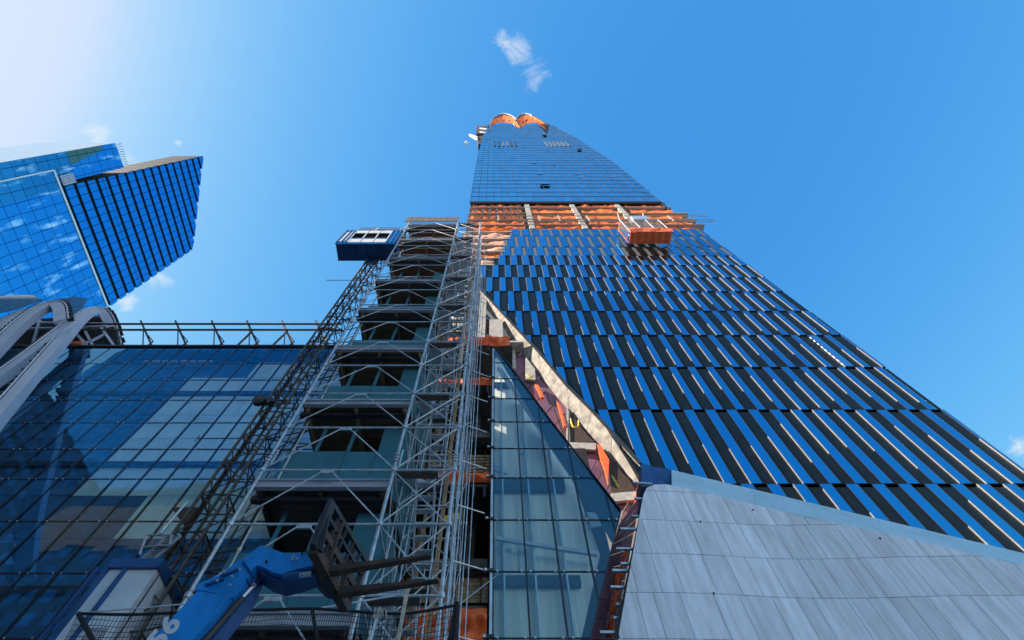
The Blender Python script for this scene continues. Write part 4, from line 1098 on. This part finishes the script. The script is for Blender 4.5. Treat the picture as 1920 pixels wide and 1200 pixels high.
# ================================================================== STEEL ARCHES (left)
AD = 14.6
def arch(name_label, pts, width, D_, depth=.55, studs=True, studw=.14, loc=None, n=34, stud_side=1, De=None):
    t_ = thing('steel_arch', name_label, 'arch', tuple(P(*pts[0], D_)), group='curved steel arches at the left edge')
    De = De or D_
    c = [P(x, y, D_ + (De - D_) * (i / n)) for i, (x, y) in enumerate(arc(pts, n))]
    mb = MB(); L_, R2 = [], []
    for i, p in enumerate(c):
        d = c[min(i + 1, n)] - c[max(i - 1, 0)]; d.y = 0; d.normalize(); nr = Vector((d.z, 0, -d.x)) * -1
        L_.append(p + nr * width / 2); R2.append(p - nr * width / 2)
    Y = Vector((0, depth, 0))
    i0 = len(mb.v); k = mb.mi('arch')
    for a, c_ in zip(L_, R2): mb.v += [tuple(a), tuple(c_), tuple(c_ + Y), tuple(a + Y)]
    for i in range(n):
        q = i0 + 4 * i
        for j in range(4): mb.f.append((q + j, q + (j + 1) % 4, q + 4 + (j + 1) % 4, q + 4 + j)); mb.m.append(k)
    mb.f.append((i0, i0 + 1, i0 + 2, i0 + 3)); mb.m.append(k); q = i0 + 4 * n; mb.f.append((q + 3, q + 2, q + 1, q)); mb.m.append(k)
    mb.build('rib', t_)
    if studs:
        mb = MB(); tot = 0
        E = L_ if stud_side > 0 else R2
        for a, c_, o in zip(E, E[1:], (L_ if stud_side < 0 else R2)):
            seg = (c_ - a).length; m_ = max(1, int(seg / .42))
            for j in range(m_):
                p = a.lerp(c_, (j + .5) / m_); out = (p - o).normalized(); d = (c_ - a).normalized() * .1
                q = p + out * .40; yv = Vector((0, .35, 0))
                mb.hexa([p - d, p + d, p + d + yv, p - d + yv, q - d, q + d, q + d + yv, q - d + yv], 'darkplate')
        islands(mb, 'stud', t_)
        mb = MB(); 
        off = [e + (e - o).normalized() * .12 for e, o in zip(E, (R2 if stud_side > 0 else L_))]
        mb.path(off, .05, 'white'); mb.build('edge_rail', t_)
    return t_
arch('big grey curved steel arch with dark studs crossing in front of the glass wall', [(-90, 880), (-40, 812), (20, 742), (70, 684), (118, 628), (150, 592), (175, 577), (193, 586), (206, 612), (216, 655)], .62, 13.6, De=18.2)
arch('grey curved steel arch leaning behind the big one at the far left', [(-60, 700), (-10, 650), (30, 610), (65, 582), (92, 569), (108, 574), (112, 600)], .70, 15.3)
arch('third grey arch cut off by the left picture edge above the dark hall', [(-60, 652), (-20, 622), (20, 598), (60, 580)], .9, 16.2, studs=True)
arch('lower grey arch branch crossing beneath the other two at left edge', [(-60, 745), (0, 700), (50, 664), (95, 630), (135, 600)], .55, 15.6)
arch('lowest grey arch branch at the left edge with the widest face', [(-90, 735), (-20, 712), (30, 680), (75, 640)], .8, 16.3, studs=False)
hall = thing('dark_hall', 'dark hall structure with blue mesh seen through the grey arches', 'building', tuple(P(60, 640, 18)))
mb = MB(); hz = q2([(-80, 652), (-80, 604), (0, 604), (70, 596), (120, 592), (195, 590), (216, 615), (222, 652)], 17.6)
mb.prism(hz, 17.7, 24, 'interior'); mb.build('hall_mass', hall)
mb = MB()
for (a, c) in (((0, 618), (200, 612)), ((0, 604), (200, 607)), ((137, 620), (165, 650)), ((155, 612), (175, 650)), ((190, 615), (215, 650)), ((150, 650), (198, 626)), ((60, 650), (75, 600))):
    mb.bar(P(*a, 17.4), P(*c, 17.4), .14, .16, 'arch')
islands(mb, 'steel_member', hall)
mb = MB(); cloth(mb, XP(118, 648, 17.5), XP(165, 648, 17.5), ZY(648, 17.5), ZY(642, 17.5), 17.4, .1, 'orange', 2); mb.build('orange_tarp', hall)
M['bluemesh'] = mat('blue_mesh', (.01, .16, .30), .7, var=.45, scale=2.5)
mb = MB(); mb.prism(q2([(108, 615), (112, 560), (140, 556), (165, 560), (150, 585), (118, 618)], 16.6), 16.6, 16.65, 'bluemesh'); mb.prism(q2([(-20, 590), (-20, 556), (60, 553), (80, 562), (30, 580)], 16.8), 16.8, 16.85, 'bluemesh'); islands(mb, 'mesh_sheet', hall)

# ================================================================== OFFICE TOWER far left
XO = -158.0
of = thing('office_tower', 'blue glass office tower with stepped floors and cut off slanted top at upper left', 'office tower', (-170, 55, 0))
mb = MB(); mb.box(XO - 40, XO, 29.7, 84.5, 0, 180, 'B'); mb.build('lower_block', of)
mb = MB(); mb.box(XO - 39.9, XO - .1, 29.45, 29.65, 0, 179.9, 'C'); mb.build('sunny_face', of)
mb = MB(); mb.box(XO - 33, XO - .5, 24.6, 34.4, 0, 215, 'B'); mb.build('slim_block', of)
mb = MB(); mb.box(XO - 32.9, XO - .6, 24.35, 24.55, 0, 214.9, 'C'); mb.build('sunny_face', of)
mb = MB(); mb.box(XO - .3, XO + .3, 29.6, 84.6, 179.5, 180.3, 'membrane'); mb.box(XO - .2, XO + .2, 29.4, 29.9, 0, 180, 'membrane'); mb.build('edge_trim', of)
NF = 17; fh = (271 - 180.4) / NF
for k in range(NF):
    z0 = 180.4 + k * fh; z1 = z0 + fh; zm = (z0 + z1) / 2
    yl = 35.7 + 2.0 * (zm - 180) / 90
    yr = 84.0 - 4.4 * (zm - 180) / 62 if zm < 242 else 79.6 - (zm - 242) / 28 * 41.9
    if yr - yl < 1: continue
    st_ = .12 * k
    def yrf(z): return 84.0 - 4.4 * (z - 180) / 62 if z < 242 else 79.6 - (z - 242) / 28.6 * 41.0
    ra, rb = yrf(z0 + 1.5), yrf(min(z1, 270.5))
    ra = max(ra, yl + .5); rb = max(rb, yl + .3)
    sx = XO + st_
    mb = MB(); mb.hexa([(XO - 14, yl, z0 + 1.5), (sx, yl, z0 + 1.5), (sx, ra, z0 + 1.5), (XO - 14, ra, z0 + 1.5), (XO - 14, yl, z1), (sx, yl, z1), (sx, rb, z1), (XO - 14, rb, z1)], 'A'); fb = mb.build('glass_floor', of)
    mb = MB(); mb.box(XO - 14, XO + st_ - .9, yl + .2, yr - .2, z0, z0 + 1.5, 'louvre'); mb.build('louvre_band', fb)
    mb = MB(); mb.box(XO - 13.9, XO + st_ - .1, yl - .3, yl - .02, z0 + 1.5, z1, 'louvre'); mb.build('dark_end', fb)
mb = MB()
a = PX(150, 346, XO + 1)
for i in range(6): mb.tube((XO + .5, 32 + i * .6, 181), (XO + .5, 32 + i * .6, 187), .25, 'aluminium')
for i in range(9): mb.tube((XO + .2, 25 + i, 215), (XO + .2, 25 + i, 217), .2, 'aluminium')
mb.build('roof_rail', of)

# ================================================================== SURROUNDING BUILDINGS (outside the frame, added for shade and reflections)
def block(name, label, x0, x1, y0, y1, h, m, win='innerdark', step=4.0, seed=1):
    t_ = thing(name, label, 'building', ((x0 + x1) / 2, (y0 + y1) / 2, 0))
    mb = MB(); mb.box(x0, x1, y0, y1, 0, h, m); w_ = mb.build('wall', t_)
    mb = MB(); mb.box(x0 - .4, x1 + .4, y0 - .4, y1 + .4, h, h + 1.2, m); mb.build('roof', t_)
    mb = MB(); z = 4.0
    while z < h - 4:
        x = x0 + 2
        while x < x1 - 3:
            mb.box(x, x + 1.8, y1 - .1, y1 + .06, z, z + 2.2, win); x += 3.6
        y = y0 + 2
        while y < y1 - 3: mb.box(x1 - .1, x1 + .06, y, y + 1.8, z, z + 2.2, win); y += 3.6
        z += step
    tag(mb.build('windows', t_), kind='stuff')
    return t_
block('brick_building', 'brown brick building across the street, behind the viewer', -95, -22, -70, -44, 76, 'brick')
block('brick_building', 'lower brown brick building straight behind the viewer', -21, 11, -66, -46, 24, 'brick')
block('glass_high_rise', 'dark glass high rise standing behind the viewer', -205, -24, -150, -100, 330, 'navyglass', win='navyglass')
block('shade_building', 'tall unseen brick slab added left of the site to shade it', -200, -152, -39.4, -25, 122, 'brick', step=4.4)  # unseen slabs added and sized to cast shade on the lower site
block('shade_building', 'taller unseen brick slab added beside it to shade the stone wall', -200, -152, -120, -39.8, 136, 'brick', step=4.4)

nt_ = thing('reflected_net', 'unseen orange net added on the brick building for its warm reflection', 'net', (-62, -43.5, 66))  # added to put a warm reflection into the glass wall
mb = MB(); cloth(mb, -88, -60, 62, 72, -43.3, -.8, 'redtarp', 5, fr=.6); cloth(mb, -52, -38, 66, 75, -43.3, -.8, 'redtarp', 9, fr=.6); islands(mb, 'net_sheet', nt_)
# ================================================================== TELEHANDLER BOOM
th = thing('telehandler', 'bright blue telescopic boom with black fork carriage rising from bottom left', 'telehandler', (-5.6, 6, 0))
def quadprism(px4, D0, D1_, m, name, bev=None):
    mb = MB(); pl = q2(px4, D0); mb.prism(pl, D0, D1_, m); return mb.build(name, th)
BD = 5.85
mb = MB(); mb.prism(q2([(200, 1300), (283, 1200), (370, 1108), (432, 1118), (395, 1165), (360, 1200), (330, 1300)][::-1], BD), BD, BD + .42, 'bluepaint'); mb.build('boom_base', th)
mb = MB(); mb.prism(q2([(366, 1104), (376, 1092), (413, 1078), (447, 1050), (462, 1045), (480, 1040), (482, 1058), (470, 1075), (455, 1105), (436, 1120)], BD + .03), BD + .03, BD + .40, 'bluepaint'); mb.build('boom_extension', th)
mb = MB(); mb.prism(q2([(455, 1048), (489, 1022), (500, 1025), (533, 1037.5), (596, 1037), (603, 1056), (560, 1066), (528, 1076), (514, 1074), (492, 1062), (480, 1060), (470, 1070)], BD - .03), BD - .03, BD + .38, 'bluepaint'); mb.build('boom_head', th)
mb = MB(); mb.prism(q2([(480, 1062), (492, 1064), (514, 1078), (530, 1080), (600, 1062), (604, 1070), (560, 1086), (528, 1093), (505, 1085), (486, 1073)], BD + .05), BD + .05, BD + .33, 'navy'); mb.build('head_underside', th)
mb = MB()
mb.prism(q2([(430, 1118), (455, 1100), (486, 1072), (470, 1110), (462, 1122), (398, 1200), (365, 1290), (340, 1290), (372, 1200)], BD + .1), BD + .1, BD + .36, 'navy'); mb.build('boom_underside', th)
mb = MB(); mb.tube(P(350, 1240, BD - .02), P(455, 1120, BD - .02), .035, 'darkplate', 8); mb.tube(P(455, 1120, BD - .02), P(478, 1095, BD - .02), .022, 'aluminium', 8); mb.build('hydraulic_hose', th)
mb = MB(); mb.tube(P(560, 1079, BD - .02), P(584, 1076, BD - .02), .035, 'aluminium', 10); mb.tube(P(530, 1084, BD - .02), P(562, 1079, BD - .02), .05, 'navy', 10); mb.build('tilt_cylinder', th)
mb = MB()
for (x, y) in ((551, 1045), (549, 1051), (557, 1050), (408, 1090), (436, 1082), (432, 1098), (450, 1070), (421, 1073), (500, 1055)):
    a = P(x, y, BD - .04); mb.tube(a, a + Vector((0, -.03, 0)), .016, 'aluminium' if x != 500 else 'black', 8)
islands(mb, 'bolt', th)
mb = MB(); mb.prism(q2([(585, 1066), (604, 1052), (622, 1090), (600, 1082)], BD), BD, BD + .4, 'darkplate'); mb.build('tilt_bracket', th)
for q in ([(500, 1070), (490, 1085), (470, 1100), (462, 1085)], [(596, 1040), (570, 1034), (566, 1042)], [(604, 1060), (590, 1072), (575, 1070), (566, 1080)]):
    mb = MB(); mb.path([P(x, y, BD - .04) for x, y in arc(q, 8)], .009, 'black', 6); mb.build('hose', th)
for q in ([(383, 1094), (418, 1082), (419, 1085), (384, 1097)], [(412, 1078), (447, 1064), (448, 1066), (414, 1081)]):
    mb = MB(); mb.prism(q2(q, BD - .012), BD - .012, BD + .03, 'navy'); mb.build('weld_seam', th)
# numerals on the boom
def text(s_, px, py, D0, size, m, ang, parent, name='number'):
    cu = bpy.data.curves.new(name, 'FONT'); cu.body = s_; cu.size = size; cu.extrude = .002; cu.shear = .25; cu.offset = .012
    o = bpy.data.objects.new('tmp', cu); COL.objects.link(o)
    bpy.context.view_layer.update(); me = bpy.data.meshes.new_from_object(o.evaluated_get(bpy.context.evaluated_depsgraph_get()))
    bpy.data.objects.remove(o)
    me.materials.clear(); me.materials.append(M[m])
    o = bpy.data.objects.new(name, me); COL.objects.link(o); o.parent = parent
    o.location = P(px, py, D0) - Vector(parent.location); o.rotation_euler = (math.pi / 2, ang, 0)
    return o
va, vb = P(300, 1222, BD), P(350, 1160, BD)
text('56', 296, 1222, BD - .006, .34, 'white', -math.atan2(vb.z - va.z, vb.x - va.x), th)
# fork carriage
def fb(a, b_, w, h, m, mb): mb.bar(P(*a), P(*b_), w, h, m)
car = MB()
Aq, Bq, Cq, Dq = (588, 1030, 5.3), (648, 1140, 6.7), (688, 1055, 6.7), (622, 943, 5.3)
fb(Aq, Bq, .12, .12, 'rust', car); fb(Dq, Cq, .05, .07, 'darkplate', car); fb(Bq, Cq, .07, .08, 'darkplate', car); fb(Aq, Dq, .2, .06, 'darkplate', car)
pa, pb_, pc_, pd = [P(*q) for q in (Aq, Bq, Cq, Dq)]
for k in range(1, 5):
    t = k / 5; car.bar(pa.lerp(pb_, t), pd.lerp(pc_, t), .035, .045, 'darkplate')
car.bar(pa.lerp(pd, .42), pb_.lerp(pc_, .42), .06, .1, 'rust'); car.bar(pa.lerp(pd, .72), pb_.lerp(pc_, .72), .04, .05, 'darkplate')
car.prism(q2([(585, 1030), (604, 1033), (622, 945), (612, 950)], 5.3), 5.28, 5.34, 'darkplate')
co = car.build('fork_carriage', th)
mb = MB(); mb.bar(pa.lerp(pb_, .28) + Vector((.03, 0, .05)), pa.lerp(pb_, .28) + Vector((.03, 0, .75)), .08, .05, 'rust'); mb.bar(pa.lerp(pb_, .72) + Vector((.03, 0, .05)), pa.lerp(pb_, .72) + Vector((.03, 0, .7)), .08, .05, 'rust'); islands(mb, 'fork_shank', co)
for (a, c) in (((612, 1072, 5.8), (808, 1045, 5.8)), ((634, 1112, 6.25), (822, 1091, 6.25))):
    mb = MB(); A_, C_ = P(*a), P(*c); n = 6
    y0_, y1_ = A_.y - .06, A_.y + .06
    mb.hexa([(A_.x, y0_, A_.z - .05), (A_.x, y1_, A_.z - .05), (C_.x, y1_ - .02, C_.z), (C_.x, y0_ + .02, C_.z), (A_.x, y0_, A_.z + .05), (A_.x, y1_, A_.z + .05), (C_.x, y1_ - .02, C_.z + .02), (C_.x, y0_ + .02, C_.z + .02)], 'rust'); mb.build('fork', th)

# ================================================================== SAFETY NET across the bottom
sn = thing('safety_net', 'black safety netting slung on cords along the bottom in front of the scaffold', 'net', (-5, 9.8, 4))
ND = 9.8
top_n = arc([(147, 1150), (250, 1152), (380, 1146), (500, 1143), (585, 1141), (660, 1146), (760, 1150), (858, 1134)], 60)
mb = MB(); cord = [P(x, y, ND) for x, y in top_n]; mb.path(cord, .03, 'net'); mb.build('top_cord', sn)
mb = MB(); nrow = 14
rows_ = []
for j in range(nrow + 1):
    rows_.append([p + Vector((.03 * noise.noise(Vector((p.x * 2, j * .5, 0))), .25 * math.sin(j / nrow * 2) + .06 * noise.noise(Vector((p.x, j * .3, 4))), -.095 * j + .03 * noise.noise(Vector((p.x * 1.3, j, 1))))) for p in cord])
# resample finer along x
for j in range(nrow):
    for i in range(len(cord) - 1):
        a, b1, c, d_ = rows_[j][i], rows_[j][i + 1], rows_[j + 1][i + 1], rows_[j + 1][i]
        mb.tube(d_, c, .006, 'net', 3, caps=False); mb.tube(a, d_, .006, 'net', 3, caps=False)
        mid0, mid1 = a.lerp(b1, .5), d_.lerp(c, .5); mb.tube(mid0, mid1, .006, 'net', 3, caps=False)
mb.build('netting', sn)
mb = MB(); mb.tube(P(147, 1150, ND), P(190, 1230, ND), .045, 'net'); mb.tube(P(585, 1141, ND), P(600, 1230, ND), .035, 'net'); mb.tube(P(147, 1150, ND), P(400, 1128, 10.6), .015, 'galv'); mb.tube(P(858, 1134, ND), P(850, 1230, ND), .05, 'net'); mb.tube(P(585, 1143, ND), P(740, 1117, 10.6), .02, 'galv'); mb.tube(P(858, 1136, ND), P(930, 1080, 13), .01, 'galv')
islands(mb, 'support_cord', sn)
# draped net bundle on the right
mb = MB()
for k in range(9):
    mb.path([P(840 + k * 2.2, 1205, 10.2), P(846 + k * 1.6, 1170, 10.2 + .03 * k), P(853 + k * .8, 1128, 10.2)], .018, 'net', 4)
mb.build('net_bundle', sn)
# timber leaning in front
mb = MB(); mb.bar(P(766, 1094, 9.3), P(740, 1235, 9.3), .07, .05, 'ply2', up=(0, 1, 0)); tag(mb.build('timber_post'), 'pale timber post standing upright in front of the netting at bottom centre', 'post')
mb = MB(); mb.tube(P(712, 1140, 9.6), P(690, 1215, 9.6), .035, 'galv')
for s_ in (0, 6, 12): mb.path([P(x + s_, y, 9.55) for x, y in ((700, 1160), (704, 1143), (711, 1142), (712, 1156))], .012, 'ply2')
tag(mb.build('rope_coil'), 'white rope looped over the net cord beside the timber post', 'rope')
mb = MB(); a = P(832, 976, 14.5); mb.box(a.x - .15, a.x + .15, 14.4, 14.7, a.z - .12, a.z + .15, 'yellow'); mb.box(a.x + .2, a.x + .55, 14.4, 14.7, a.z - .02, a.z + .25, 'yellow')
tag(mb.build('yellow_toolbox'), 'yellow tool boxes on a dark floor behind the scaffold stairs', 'toolbox')

wl.new(last, bg.inputs[0])
